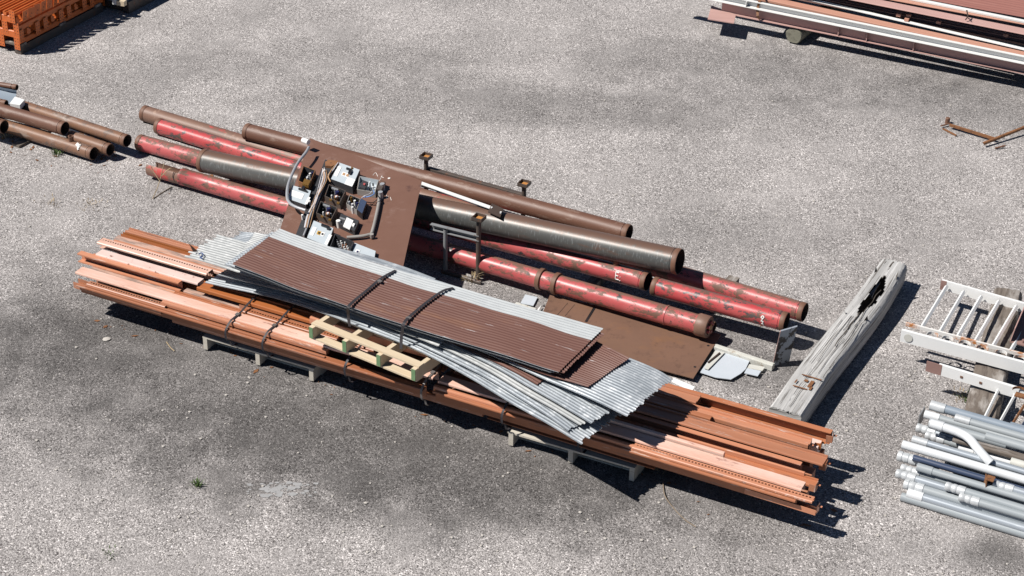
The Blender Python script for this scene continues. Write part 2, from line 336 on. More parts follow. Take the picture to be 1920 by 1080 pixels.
def sheet_mat(name, strip_lo=None, strip_hi=None, rusty=True):
    "brown rusty corrugated sheet; unpainted galvanised lap strips at v<lo or v>hi, in metres"
    m = mat(name, (.138, .066, .052), (.170, .086, .067), patch=(.24, .115, .062), th=(.56, .74), scale=3, stretch=(.25, 1.5), pscale=2.5, nrough=.7, rough=.36,
            patch2=(.44, .41, .41), th2=(.625, .665), p2scale=55, p2stretch=(.05, 1.1))
    nt = m.node_tree; N = nt.nodes; L = nt.links; bs = N['Principled BSDF']
    base = bs.inputs['Base Color'].links[0].from_socket
    tc = N.new('ShaderNodeTexCoord'); sp = N.new('ShaderNodeSeparateXYZ'); L.new(tc.outputs['UV'], sp.inputs[0])
    nz = N.new('ShaderNodeTexNoise'); nz.inputs['Scale'].default_value = 9; L.new(tc.outputs['UV'], nz.inputs['Vector'])
    gm = N.new('ShaderNodeMapRange'); gm.inputs['To Min'].default_value = 0; gm.inputs['To Max'].default_value = 1
    L.new(nz.outputs['Fac'], gm.inputs['Value'])
    gc = N.new('ShaderNodeMix'); gc.data_type = 'RGBA'; L.new(gm.outputs[0], gc.inputs['Factor'])
    gc.inputs[6].default_value = (.38, .40, .41, 1); gc.inputs[7].default_value = (.52, .545, .55, 1)
    def mixin(f, base):
        x = N.new('ShaderNodeMix'); x.data_type = 'RGBA'; L.new(f, x.inputs['Factor']); L.new(base, x.inputs[6]); L.new(gc.outputs[2], x.inputs[7]); return x.outputs[2]
    if strip_hi is not None:
        c = N.new('ShaderNodeMath'); c.operation = 'GREATER_THAN'; c.inputs[1].default_value = strip_hi; L.new(sp.outputs[1], c.inputs[0]); base = mixin(c.outputs[0], base)
    if strip_lo is not None:
        a = N.new('ShaderNodeMath'); a.operation = 'MULTIPLY_ADD'; a.inputs[1].default_value = .035; a.inputs[2].default_value = -.014; L.new(nz.outputs['Fac'], a.inputs[0])
        a2 = N.new('ShaderNodeMath'); a2.operation = 'ADD'; L.new(a.outputs[0], a2.inputs[0]); a2.inputs[1].default_value = strip_lo-.004
        c = N.new('ShaderNodeMath'); c.operation = 'LESS_THAN'; L.new(sp.outputs[1], c.inputs[0]); L.new(a2.outputs[0], c.inputs[1]); base = mixin(c.outputs[0], base)
    L.new(base, bs.inputs['Base Color'])
    return m
M['brownsheet'] = sheet_mat('brown_corrugated_sheet')
M['brownsheettop'] = sheet_mat('brown_corrugated_sheet_with_bare_laps', .012, .545)

# ------------------------------------------------------------------ ground
def ground():
    m = bpy.data.materials.new('chip_seal_gravel'); m.use_nodes = True; nt = m.node_tree; N = nt.nodes; L = nt.links; bs = N['Principled BSDF']
    bs.inputs['Roughness'].default_value = .9; bs.inputs['Specular IOR Level'].default_value = .25
    tc = N.new('ShaderNodeTexCoord'); O = tc.outputs['Object']
    def math(op, a, b=None, c=None, clamp=False):
        n = N.new('ShaderNodeMath'); n.operation = op; n.use_clamp = clamp
        for i, q in enumerate((a, b, c)):
            if q is None: continue
            if isinstance(q, (int, float)): n.inputs[i].default_value = q
            else: L.new(q, n.inputs[i])
        return n.outputs[0]
    vo = N.new('ShaderNodeTexVoronoi'); vo.inputs['Scale'].default_value = 92; vo.voronoi_dimensions = '2D'; L.new(O, vo.inputs['Vector'])
    sp = N.new('ShaderNodeSeparateColor'); L.new(vo.outputs['Color'], sp.inputs[0])
    vo2 = N.new('ShaderNodeTexVoronoi'); vo2.inputs['Scale'].default_value = 170; vo2.voronoi_dimensions = '2D'; L.new(O, vo2.inputs['Vector'])
    sp2 = N.new('ShaderNodeSeparateColor'); L.new(vo2.outputs['Color'], sp2.inputs[0])
    pick = math('GREATER_THAN', sp.outputs[1], .45)
    val = N.new('ShaderNodeMix'); val.data_type = 'FLOAT'; L.new(pick, val.inputs[0]); L.new(sp.outputs[0], val.inputs[2]); L.new(sp2.outputs[0], val.inputs[3])
    ramp = N.new('ShaderNodeValToRGB'); L.new(val.outputs[0], ramp.inputs[0])
    e = ramp.color_ramp.elements
    e[0].position = 0; e[0].color = (.085, .076, .075, 1); e[1].position = 1; e[1].color = (.78, .735, .715, 1)
    for p, c in ((.2, (.19, .178, .172)), (.5, (.305, .286, .277)), (.78, (.42, .396, .384)), (.92, (.55, .522, .505))):
        q = e.new(p); q.color = (*c, 1)
    # large worn / tarry patches that lie on the ground itself
    n1 = N.new('ShaderNodeTexNoise'); n1.inputs['Scale'].default_value = .9; n1.inputs['Detail'].default_value = 5; L.new(O, n1.inputs['Vector'])
    n2 = N.new('ShaderNodeTexNoise'); n2.inputs['Scale'].default_value = 3.2; n2.inputs['Detail'].default_value = 6; L.new(O, n2.inputs['Vector'])
    sx = N.new('ShaderNodeSeparateXYZ'); L.new(O, sx.inputs[0])
    wob = math('MULTIPLY_ADD', n2.outputs['Fac'], .9, -.45)
    tot = None
    for (px, py, rx, ry, s) in ((400, 720, 2.4, 1.5, .50), (700, 850, 2.4, 1.2, .46), (200, 570, 1.2, 1.7, .40), (1000, 900, 1.9, .9, .42), (1330, 960, 1.3, .9, .30), (1650, 800, 1.0, 1.2, .24),
                                (850, 190, 2.4, .8, .22), (640, 110, 1.7, .7, .18), (1130, 205, 1.3, .7, .18), (1280, 110, 1.7, 1.0, .20), (1600, 140, 2.0, 1.1, .28), (1840, 190, 1.4, 1.1, .30), (1420, 215, 1.5, .7, .18), (1420, 440, 1.4, .7, .20),
                                (300, 130, 1.2, .8, .16), (1350, 640, 1.3, .8, .36), (1450, 700, .8, .5, .22), (900, 560, 1.2, .5, .34), (1880, 1045, .35, .3, .5), (1830, 930, .4, .3, .25), (60, 640, 1.0, 1.0, .26), (1800, 560, 1.1, .9, .10), (330, 350, .9, .5, .12)):
        g = W(px, py)
        dx = math('MULTIPLY_ADD', sx.outputs[0], 1/rx, -g[0]/rx); dy = math('MULTIPLY_ADD', sx.outputs[1], 1/ry, -g[1]/ry)
        r2 = math('ADD', math('MULTIPLY', dx, dx), math('MULTIPLY', dy, dy))
        r = math('ADD', math('SQRT', r2), wob)
        mr = N.new('ShaderNodeMapRange'); mr.interpolation_type = 'SMOOTHSTEP'; L.new(r, mr.inputs['Value'])
        mr.inputs['From Min'].default_value = .2; mr.inputs['From Max'].default_value = 1.25; mr.inputs['To Min'].default_value = 1-s; mr.inputs['To Max'].default_value = 1
        tot = mr.outputs[0] if tot is None else math('MULTIPLY', tot, mr.outputs[0])
    tot = math('MAXIMUM', tot, .36)
    k = math('MULTIPLY', tot, math('MULTIPLY_ADD', n1.outputs['Fac'], .75, .72))
    k = math('MULTIPLY', k, math('MULTIPLY_ADD', n2.outputs['Fac'], .34, .84))
    n3 = N.new('ShaderNodeTexNoise'); n3.inputs['Scale'].default_value = 1.7; n3.inputs['Detail'].default_value = 8; n3.inputs['Roughness'].default_value = .65; L.new(O, n3.inputs['Vector'])
    fm = N.new('ShaderNodeMapRange'); fm.interpolation_type = 'SMOOTHSTEP'; L.new(n3.outputs['Fac'], fm.inputs['Value']); fm.inputs['From Min'].default_value = .47; fm.inputs['From Max'].default_value = .66; fm.inputs['To Max'].default_value = .48
    fx = N.new('ShaderNodeMix'); fx.data_type = 'RGBA'; L.new(fm.outputs[0], fx.inputs['Factor']); L.new(ramp.outputs[0], fx.inputs[6]); fx.inputs[7].default_value = (.325, .307, .298, 1)   # packed fines
    mx = N.new('ShaderNodeVectorMath'); mx.operation = 'SCALE'; L.new(fx.outputs[2], mx.inputs[0]); L.new(k, mx.inputs['Scale'])
    L.new(mx.outputs[0], bs.inputs['Base Color'])
    bp = N.new('ShaderNodeBump'); bp.inputs['Strength'].default_value = .55; bp.inputs['Distance'].default_value = .006; bp.invert = True
    L.new(vo.outputs['Distance'], bp.inputs['Height']); L.new(bp.outputs[0], bs.inputs['Normal'])
    mb = MB(); mb.face([(-150, -150, 0), (150, -150, 0), (150, 150, 0), (-150, 150, 0)])
    me = mb.build('ground', m); me.location = (0, 0, 0)
    V = [(-150, -150, 0), (150, -150, 0), (150, 150, 0), (-150, 150, 0)]
    for i, v in enumerate(V): me.data.vertices[i].co = v
    tag(me, 'grey chip seal yard surface with dark tarry patches', 'ground', kind='structure')
ground()

# ------------------------------------------------------------------ long orange bundle
BO = W(131, 531, .37)*A(1, 1, 0); _q = W(1486, 940, .37)*A(1, 1, 0)
BD = nrm(_q-BO); BN = A(-BD[1], BD[0], 0)
def B(s, n, z): return BO+BD*s+BN*n+Z3*z
def beam(s0, s1, n0, z, prof, m, label, n1=None, z1=None, name='rack_beam', holes=None, group='orange beams in the long bundle'):
    n1 = n0 if n1 is None else n1; z1 = z if z1 is None else z1
    n1 += random.uniform(-.006, .006); z1 += random.uniform(-.003, .004); s0 += random.uniform(-.012, .012)
    mb = MB(); p0 = B(s0, n0, z); p1 = B(s1, n1, z1)
    if holes:
        w, h, hx, hw = holes    # perforated column: strip with real square openings
        d = nrm(p1-p0); sd = nrm(np.cross(Z3, d)); L = np.linalg.norm(p1-p0); r = .006
        def P(t, x, y=0): return p0+d*t+sd*x+Z3*y
        def strip(t0, t1, x0, x1, y0=0, y1=0): mb.face([P(t0, x0, y0), P(t1, x0, y0), P(t1, x1, y1), P(t0, x1, y1)], [(t0, x0), (t1, x0), (t1, x1), (t0, x1)])
        strip(0, L, r, hx); strip(0, L, hx+hw, w-r); strip(0, L, 0, r, -r, 0); strip(0, L, w-r, w, 0, -r)
        strip(0, L, 0, 0, -.02, -r); strip(0, L, w, w, -r, -h)
        strip(0, L, .004, .004, -.02, -r); strip(0, L, 0, .004, -.02, -.02); strip(0, L, w-.004, w-.004, -r, -h)
        pitch = .0262; t = .02; a = 0
        while t+hw < L: strip(a, t, hx, hx+hw); a = t+hw; t += pitch
        strip(a, L, hx, hx+hw)
        strip(0, L, .03, w, -h, -h)
    else:
        mb.prism(prof, p0, p1)
    o = mb.build(name, M[m])
    return tag(o, label, 'rack beam', group)

# lower layer, seen along the front side and at the two ends
low = [(.95, 3.9, .125, .246, rbox(.05, .056), 'salmon', 'thin salmon beam at the bottom front of the bundle above the left pallet'),
       (1.18, 3.3, .095, .262, rbox(.028, .035, .012), 'salmon', 'rounded salmon beam starting just left of the left pallet in the lower front row'),
       (.12, 3.35, .18, .245, rbox(.028, .05), 'orange', 'shaded lower orange beam behind the front row at the left end'),
       (3.95, 5.36, .125, .242, cfront(.05, .055, .004), 'orange', 'short orange channel on the right pallet whose cut end sticks out beyond it'),
       (3.4, 6.60, .125, .25, rbox(.05, .03), 'orange', 'orange beam in the lower row above the right pallet'),
       (.02, 3.3, .21, .245, cup(.1, .09), 'salmon', 'lower salmon channel, third in from the front at the left end'),
       (.0, 3.2, .33, .25, rbox(.1, .1), 'orange', 'lower orange beam under the chipped wide beam at the left end'),
       (-.08, 3.3, .46, .25, rbox(.1, .1), 'salmon', 'lower salmon beam in the middle of the left end'),
       (-.05, 3.3, .6, .25, rbox(.1, .1), 'orange', 'lower orange beam under the perforated column at the left end'),
       (-.1, 3.3, .74, .25, rbox(.1, .1), 'salmon', 'lower salmon beam under the scuffed grey-pink beam'),
       (-.06, 3.3, .88, .25, rbox(.08, .1), 'orange', 'lower orange beam at the back of the left end'),
       (3.4, 6.42, .18, .25, cup(.085, .06), 'orange', 'lower orange channel at the right end, third from the front'),
       (3.4, 6.5, .27, .25, rbox(.1, .1), 'salmon', 'lower salmon beam in the middle of the right end'),
       (3.4, 6.38, .40, .25, rbox(.1, .1), 'orange', 'lower orange beam under the thin flanged channel at the right end'),
       (3.4, 6.46, .53, .25, rbox(.1, .1), 'salmon', 'lower salmon beam under the broad flat beam at the right end'),
       (3.4, 6.4, .67, .25, rbox(.1, .1), 'orange', 'lower orange beam under the notched round-edged beam'),
       (3.4, 6.44, .81, .25, rbox(.1, .1), 'orange_deep', 'lower deep orange beam at the back of the right end')]
for s0, s1, n, z, pf, mm, lb in low: beam(s0, s1, n, z, pf, mm, lb)
# top layer, left half (front to back)
beam(.03, 3.42, .035, .345, lipc(.06, .10, .016), 'orange', 'front orange beam running from the left tip of the bundle along its shaded front face')
beam(.0, .9, .055, .352, cup(.07, .06), 'salmon', 'small salmon channel with a few holes at the front left tip of the bundle')
beam(.12, .93, .066, .366, None, 'salmon', 'perforated salmon column nearest the front at the left end', holes=(.06, .05, .026, .015))
beam(.12, 2.5, .047, .360, rbox(.022, .02, .009), 'orange', 'narrow rounded orange ridge in front of the perforated front column')
beam(.88, 2.49, .095, .392, rbox(.052, .05, .014), 'salmon', 'round-nosed salmon beam with a blunt right end beside the left straps')
beam(-.04, 3.45, .127, .405, lipc(.105, .08, .02), 'pink', 'wide pale pink beam, brightest and flattest along the front of the bundle')
beam(-.05, .83, .298, .337, rbox(.075, .07), 'worn', 'scuffed grey-pink flat beam ending beside a clean orange one near the left end')
beam(.82, 1.54, .300, .344, ridgec(.07, .07, .016), 'orange', 'clean flat orange beam butting against the scuffed grey-pink one')
beam(.90, 1.62, .372, .357, rbox(.06, .07), 'worn', 'short worn brownish beam left of the galvanised sheet corner')
beam(1.52, 3.3, .225, .392, rbox(.05, .07, .014), 'salmon', 'plain rounded salmon beam crossing under the two left straps')
beam(1.55, 3.3, .285, .395, None, 'orange', 'perforated orange column crossing under the two left straps', holes=(.075, .06, .03, .015))
beam(1.48, 3.3, .365, .392, cup(.05, .05), 'salmon', 'narrow salmon channel behind the strapped perforated column')
beam(-.20, .86, .365, .425, cfront(.06, .085, .0045, .012), 'salmon', 'open salmon channel with a dark hollow side sticking out furthest at the left end')
beam(-.10, .40, .425, .41, rbox(.04, .06), 'salmon', 'short salmon flat ending behind the open channel at the left end')
beam(-.04, 1.02, .418, .438, lipc(.095, .08, .018), 'pinkworn', 'chipped pinkish-white wide beam at the left end')
beam(1.04, 3.3, .365, .438, ridgec(.12, .08, .03), 'orange_deep', 'deep orange round-edged beam running under the galvanised sheets')
beam(-.10, 3.3, .59, .322, ridgec(.065, .06, .012), 'orange', 'recessed orange beam between the chipped beam and the rear perforated column')
beam(-.18, .98, .61, .425, None, 'pink', 'perforated pale pink column, the one with the longest row of holes at the left end', holes=(.10, .07, .055, .015))
beam(-.10, 3.3, .722, .395, lipc(.045, .08, .012), 'salmon', 'plain salmon beam directly behind the pale perforated column at the left end')
beam(-.17, 3.3, .82, .365, lipc(.075, .08, .014), 'worn', 'scuffed dull pink beam second from the back edge at the left end')
beam(-.13, 3.3, .885, .392, cup(.035, .05), 'orange_deep', 'thin bright orange strip near the back edge at the left end')
beam(-.12, 3.3, .925, .405, ridgec(.075, .11, .02), 'salmon', 'rearmost salmon step beam with a dark red back edge at the left end')
beam(-.02, 3.3, .475, .352, rbox(.03, .04, .01), 'orange_deep', 'slim deep orange flange in the gap behind the open channel at the left end')
beam(-.12, 1.2, .70, .418, rbox(.018, .03, .006), 'pink', 'slim pale flange edge just behind the pale perforated column')
beam(.3, 3.3, .228, .352, rbox(.035, .04, .01), 'orange_deep', 'slim deep orange flange behind the wide pale pink beam on the left half')
# top layer, right half (front to back)
beam(3.5, 6.49, .045, .349, lipc(.055, .11, .016), 'orange', 'front orange beam with a rounded top running to the right end')
beam(6.1, 6.64, .085, .292, cup(.055, .045, .004), 'salmon', 'low salmon channel with an upturned end poking out at the front right corner')
beam(3.5, 5.55, .075, .375, rbox(.04, .05, .012), 'salmon', 'rounded salmon beam under the draped sheet corner on the right half')
beam(5.2, 6.61, .064, .372, None, 'salmon', 'perforated salmon column at the front of the right end', n1=.056, holes=(.07, .03, .034, .015))
beam(3.5, 6.50, .135, .395, lipc(.105, .07, .02), 'pink', 'wide pale pink beam on the right half with a scratched end')
beam(4.9, 5.85, .255, .415, rbox(.035, .05), 'pink', 'short pale strip lying on the right half of the bundle')
beam(3.5, 6.55, .305, .33, ridgec(.10, .07, .02), 'orange', 'broad orange step beam behind the wide pink one at the right end')
beam(3.5, 6.40, .41, .405, cfront(.045, .10, .0045, .0), 'salmon', 'open orange channel with a thin top flange near the middle of the right end')
beam(3.5, 6.55, .455, .428, ridgec(.135, .09, .016), 'salmon', 'broad flat salmon beam reaching furthest at the right end')
beam(4.6, 5.6, .61, .428, rbox(.05, .08), 'orange', 'shadowed orange beam with a notched end under the galvanised sheet')
beam(3.5, 6.37, .665, .418, ridgec(.10, .10, .035), 'salmon', 'round-edged salmon beam with a torn notched end')
beam(3.5, 5.42, .765, .43, ridgec(.115, .07), 'salmon', 'flat salmon beam cut short beside the right edge of the sheets')
beam(3.5, 6.42, .775, .345, rbox(.10, .08), 'pinkworn', 'pale worn beam lying inside the rear open channel at the right end')
beam(3.5, 6.47, .90, .405, cfront(.055, .10, .0045, .0), 'orange', 'rear deep orange open channel at the right end')
beam(3.5, 6.42, .60, .372, rbox(.03, .04, .01), 'orange_deep', 'slim deep orange flange in the dark gap before the notched beam')
beam(3.5, 6.44, .385, .355, rbox(.02, .04, .006), 'salmon', 'slim salmon flange in front of the open channel at the right end')
for k, (n_, lb) in enumerate(((.33, 'beam of the raised layer under the pine pallet, nearest the front'), (.52, 'beam of the raised layer under the sheets, middle one'), (.74, 'beam of the raised layer under the sheets, rearmost one'))):
    beam(2.2, 4.6, n_, .497, rbox(.10, .07, .01), ('salmon', 'orange', 'salmon')[k], lb)
# little end hooks on the right-hand beam ends
for (s, n, z, mm, lb) in ((6.36, .71, .40, 'salmon', 'torn salmon connector tab on the end of the notched beam'), (6.42, .82, .37, 'orange_deep', 'bent orange connector tab near the rear right end'),
                          (6.47, .94, .38, 'salmon', 'twisted salmon connector tab at the rear right tip'), (6.55, .53, .41, 'orange', 'bent orange connector tab on the furthest reaching beam'),
                          (6.55, .32, .35, 'salmon', 'salmon connector tab at the middle of the right end'), (6.63, .13, .31, 'salmon', 'upright salmon connector tab at the front right corner')):
    mb = MB(); c = B(s, n, z); a_ = .3*(n-.4)
    d1 = nrm(BD+BN*a_); n1 = nrm(BN-BD*a_)
    mb.box(c+d1*.012-Z3*.03, (.004, .05, .07), (d1, n1, Z3)); mb.box(c-d1*.012-n1*.026-Z3*.035, (.05, .004, .06), (d1, n1, Z3)); mb.box(c+d1*.026+n1*.012-Z3*.018, (.026, .018, .004), (d1, n1, nrm(Z3+d1*.3)))
    tag(mb.build('connector_tab', M[mm]), lb, 'connector', 'loose connector tabs at the beam ends')

# ------------------------------------------------------------------ pallets
def pallet(o, ang, L, D, z0, zs, ns, label, wood, endm=None, boards=(0, .45, .9), bot=True, bw=.09, extra=()):
    d = A(cos(ang), sin(ang), 0); n = A(-d[1], d[0], 0); o = np.asarray(o)*A(1, 1, 0)
    root = empty('wooden_pallet', o+Z3*z0, label, 'pallet', 'wooden pallets under and on the orange bundle')
    tb = .016; sh = zs-2*tb if bot else zs-tb
    zb = z0+(tb if bot else 0)
    for i in range(ns):
        mb = MB(); x = .02+(L-.04)*i/(ns-1)
        mb.box(o+d*x+n*D/2+Z3*(zb+sh/2), (D, .04, sh), (n, -d, Z3))
        st = mb.build('stringer', M[wood], root)
        if endm:
            e = MB(); e.box(o+d*x-n*.0015+Z3*(zb+sh/2), (.003, .0385, sh-.002), (n, -d, Z3)); e.build('painted_end', M[endm], st)
    for k, y in enumerate(boards):
        mb = MB(); a = (random.random()-.5)*.012; w = bw*(1+.15*(random.random()-.5))
        mb.box(o+d*(L/2+a)+n*(w/2+y*(D-w))+Z3*(zb+sh+tb/2+.0005), (L+.01, w, tb), (d, n, Z3)); mb.build('deck_board', M[wood], root)
    if bot:
        for y in ((.02, .5, .98) if endm else (.14, .5, .98)):
            mb = MB(); mb.box(o+d*L/2+n*(bw/2+y*(D-bw))+Z3*(z0+tb/2), (L, bw, tb-.001), (d, n, Z3)); mb.build('bottom_board', M[wood], root)
    return root, d, n
def ang(a, b): v = b-a; return atan2(v[1], v[0])
a, b = W(382, 657), W(588, 718)
pallet(a, ang(a, b), np.linalg.norm(b-a), 1.05, 0, .14, 3, 'weathered grey pallet under the left half of the orange bundle', 'oldpallet', boards=(0, .3, .65, 1))
a, b = W(953, 837), W(1188, 906)
pallet(a, ang(a, b), np.linalg.norm(b-a), 1.05, 0, .14, 3, 'sun-bleached pallet under the right half of the orange bundle', 'oldpallet', boards=(0, .3, .65, 1))
a, b = W(580, 636, .50), W(779, 718, .50)
TPA = ang(a, b)
pallet(a, TPA, np.linalg.norm(b-a), .80, .50, .135, 4, 'pale new pine pallet with green ends lying on top of the orange bundle', 'freshwood', 'greenend', boards=(.045, .50, 1), bw=.075)

# ------------------------------------------------------------------ corrugated sheets
def cr(P, t):
    "Catmull-Rom through the rows of P at parameter t in [0, n-1]"
    P = np.asarray(P, float); n = len(P); i = min(int(t), n-2); f = t-i
    p0 = P[max(i-1, 0)] if i > 0 else 2*P[0]-P[1]; p1 = P[i]; p2 = P[i+1]; p3 = P[i+2] if i+2 < n else 2*P[-1]-P[-2]
    return .5*((2*p1)+(-p0+p2)*f+(2*p0-5*p1+4*p2-p3)*f*f+(-p0+3*p1-3*p2+p3)*f**3)
def sheet(near, far, m, label, nc=21, amp=.0038, nu=30, torn0=0, torn1=0, warp=0., tagd=True, curl=0.):
    mb = MB(); nv = nc*6; near = np.asarray(near); far = np.asarray(far); k = len(near)-1
    ts = np.linspace(0, k, nu)
    Nn = [cr(near, t) for t in ts]; Nf = [cr(far, t) for t in ts]
    rg = np.random.RandomState(abs(hash(label)) % 9999 if False else len(label)*7+nc)
    jag0 = np.repeat(rg.rand(nc*2+1), 3)[:nv+1]*torn0; jag1 = np.repeat(rg.rand(nc*2+1), 3)[:nv+1]*torn1
    L = sum(np.linalg.norm(Nn[i+1]-Nn[i]) for i in range(nu-1)); P = np.zeros((nu, nv+1, 3)); UV = np.zeros((nu, nv+1, 2))
    u = 0
    for i in range(nu):
        if i: u += np.linalg.norm(Nn[i]-Nn[i-1])
        d = nrm(Nn[min(i+1, nu-1)]-Nn[max(i-1, 0)])
        for j in range(nv+1):
            v = j/nv; p = Nn[i]*(1-v)+Nf[i]*v
            p = p+Z3*(amp*cos(2*pi*nc*v)+warp*sin(pi*v)*(.3+.7*u/L)+curl*(v-.5)**2*4*(u/L)**4)
            p = p+Z3*(.003*sin(3.1*p[0]+1.7*p[1])+.0024*sin(7.3*p[0]-5.1*p[1]+1)+.0016*sin(17*p[0]+9*p[1]))
            if i == 0: p = p+d*jag0[j]
            if i == nu-1: p = p-d*jag1[j]
            P[i, j] = p; UV[i, j] = (u, v*np.linalg.norm(Nf[i]-Nn[i]))
    mb.grid(P, UV, flip=True); mb.grid(P-Z3*.0018, UV)
    lo = P-Z3*.0018
    for ed in ((P[:, 0], lo[:, 0], UV[:, 0]), (P[::-1, -1], lo[::-1, -1], UV[::-1, -1]), (P[0, ::-1], lo[0, ::-1], UV[0, ::-1]), (P[-1], lo[-1], UV[-1])):
        mb.grid(np.stack([ed[0], ed[1]]), np.stack([ed[2], ed[2]]))
    o = mb.build('corrugated_sheet', M[m], smooth=60)
    return tag(o, label, 'corrugated sheet', 'loose corrugated sheets strapped on the orange bundle')
def pxs(*q): return [W(x, y, z) for x, y, z in q]
def off(near, w, dz=0., angs=None):
    "the far edge of a sheet: w metres to the far side of its near edge"
    d = nrm((near[-1]-near[0])*A(1, 1, 0)); n = A(-d[1], d[0], 0)
    dz = dz if hasattr(dz, '__len__') else [dz]*len(near)
    return [p+n*w+Z3*z for p, z in zip(near, dz)]
SW = .66
def lerp(a, b, t): return a*(1-t)+b*t

# galvanised fan, lowest first: near edges measured on the photo
f1 = pxs((382, 531, 0.48), (525, 562, 0.55), (652, 605, 0.655), (804, 668, 0.655), (950, 752, 0.64), (1091, 835, 0.6))
sheet(f1, off(f1, SW, [.02, .01, 0, 0, .0, -.02]), 'galv', 'lowest galvanised sheet, the one whose tapered corner reaches furthest towards the front pallet', torn1=.05)
f2 = pxs((406, 516, 0.575), (560, 554, 0.625), (700, 610, 0.675), (860, 683, 0.675), (975, 748, 0.66), (1068, 812, 0.625))
sheet(f2, off(f2, SW, [.02, .01, 0, 0, 0, -.02]), 'galv', 'second galvanised sheet from the bottom, with a rust spot at its right corner', torn1=.04)
f3 = pxs((520, 541, 0.65), (620, 572, 0.678), (720, 605, 0.69), (880, 678, 0.692), (990, 742, 0.678), (1090, 800, 0.65))
sheet(f3, off(f3, SW, [.01, .01, 0, 0, 0, -.02]), 'galvold', 'third galvanised sheet of the fan, bright and slightly shorter at its right end', torn1=.03)
f4 = pxs((560, 550, 0.68), (650, 577, 0.695), (760, 612, 0.707), (900, 676, 0.712), (1010, 738, 0.7), (1112, 797, 0.675))
sheet(f4, off(f4, SW, [.01, 0, 0, 0, 0, -.02]), 'galv', 'fourth galvanised sheet of the fan, topmost of those turned towards the front', torn1=.04)
# brown sheet within the fan and the short white-lit strip
b0 = pxs((600, 560, 0.7), (700, 590, 0.715), (850, 645, 0.722), (960, 697, 0.72), (1006, 722, 0.715))
sheet(b0, off(b0, SW*.9, .0), 'brownsheet', 'narrow sliver of brown sheet showing between the galvanised fan and the upper stack', nc=19)
# big drooping galvanised sheet on the right
g1 = pxs((640, 565, 0.735), (760, 600, 0.74), (880, 650, 0.748), (1020, 712, 0.75), (1122, 756, 0.735), (1179, 783, 0.705))
g1f = off(g1, SW, [0, 0, 0, -.005, 0, 0])
g1f = g1f[:4]+pxs((1222, 688, .74), (1266, 714, .70))
sheet(g1, g1f, 'galv', 'bright galvanised sheet drooping over the beams at the right end of the stack', torn1=.035, warp=.02)
# brown sheet curling down at the right
b1 = pxs((620, 566, 0.757), (760, 606, 0.767), (900, 657, 0.773), (1010, 699, 0.778), (1101, 727, 0.772))
b1f = off(b1, SW, 0.)[:4]+pxs((1180, 671, .776))
sheet(b1, b1f, 'brownsheet', 'brown sheet with a curled front corner, just under the top stack at the right end')
# left-hand galvanised sheets
l1 = pxs((337, 480, 0.68), (439, 509, 0.7), (570, 553, 0.722), (700, 603, 0.728), (820, 650, 0.732))
l1f = off(l1, .42, [.03, .02, .01, 0, 0])
sheet(l1, l1f, 'galvold', 'torn galvanised sheet with a blue painted mark, furthest left of the stack', nc=13, torn0=.10)
l2 = pxs((400, 462, 0.66), (470, 492, 0.69), (600, 540, 0.72), (720, 584, 0.733))
l2f = pxs((446, 433, 0.65), (540, 447, 0.68))+off(l2, SW, 0)[2:]
sheet(l2, l2f, 'galv', 'ragged-edged galvanised sheet at the left rear, edged with rust', torn0=.09, nc=13)
l3 = pxs((430, 497, 0.79), (540, 538, 0.785), (655, 577, 0.782), (760, 610, 0.784))
l3f = pxs((475, 435, 0.785), (570, 460, 0.782))+off(l3, SW, 0)[2:]
sheet(l3, l3f, 'galvold', 'pale dull galvanised sheet peeping out left of the top brown sheet', torn0=.03)
# top stack
t0n = [(434, 495, .86), (534, 534, .848), (654, 575, .84), (780, 617, .842), (910, 656, .845), (1047, 699, .845)]
for k, (du, dn, dz, mm, lb, tr) in enumerate(((-14, 5, -.048, 'galv', 'galvanised sheet at the bottom of the top stack', .02), (6, 3, -.037, 'brownsheet', 'brown sheet fourth from the top of the stack', .02),
                                         (-8, 4, -.026, 'galv', 'galvanised sheet third from the top of the stack', .03), (10, -1, -.013, 'brownsheet', 'brown sheet hidden just under the topmost sheet', .01))):
    q = pxs(*[(x+du, y+dn+du*.3, z+dz) for x, y, z in t0n])
    sheet(q, off(q, SW+.005*k), mm, lb, torn1=tr)
t0 = pxs(*t0n)
ft = pxs((524, 428, .86), (640, 472, .848), (733, 504, .84), (860, 540, .842), (990, 577, .845), (1131, 615, .845))
print('top sheet width', [round(float(np.linalg.norm(a-b)), 3) for a, b in zip(t0, ft)], 'len', np.linalg.norm(t0[0]-t0[-1]))
t0f = off(t0, .665)
sheet(t0, ft, 'brownsheettop', 'topmost brown corrugated sheet with a bare galvanised strip along its far edge', nc=21)
# torn scrap curl at the left tip
mb = MB(); p = [W(354, 458, .63), W(362, 470, .56), W(373, 471, .55)]
mb.hexa([W(353, 455, .80), W(357, 459, .79), W(372, 472, .71), W(362, 472, .715)], [W(353, 455, .797), W(357, 459, .787), W(372, 472, .707), W(362, 472, .712)])
tag(mb.build('sheet_scrap', M['rim']), 'dark twisted shard of sheet metal standing up at the left tip of the sheets', 'metal scrap')
# blue mark
def stroke(pts, w, m, name, parent=None, label=None, cat=None, t=.001):
    mb = MB(); mb.ribbon(pts, w, t, side=nrm(np.cross(Z3, nrm(pts[-1]-pts[0]))+A(.01, .02, 0))); return tag(mb.build(name, M[m], parent), label, cat)

P_ = pxs((373, 477, .712), (377, 474, .712), (381, 477, .712), (379, 481, .712), (375, 482, .712), (380, 485, .712))
mb = MB(); mb.tube([cr(np.array(P_), t) for t in np.linspace(0, 5, 24)], .0045, 6); tag(mb.build('paint_mark', M['bluemark'], smooth=60), 'blue hooked paint mark on the torn galvanised sheet', 'paint mark')

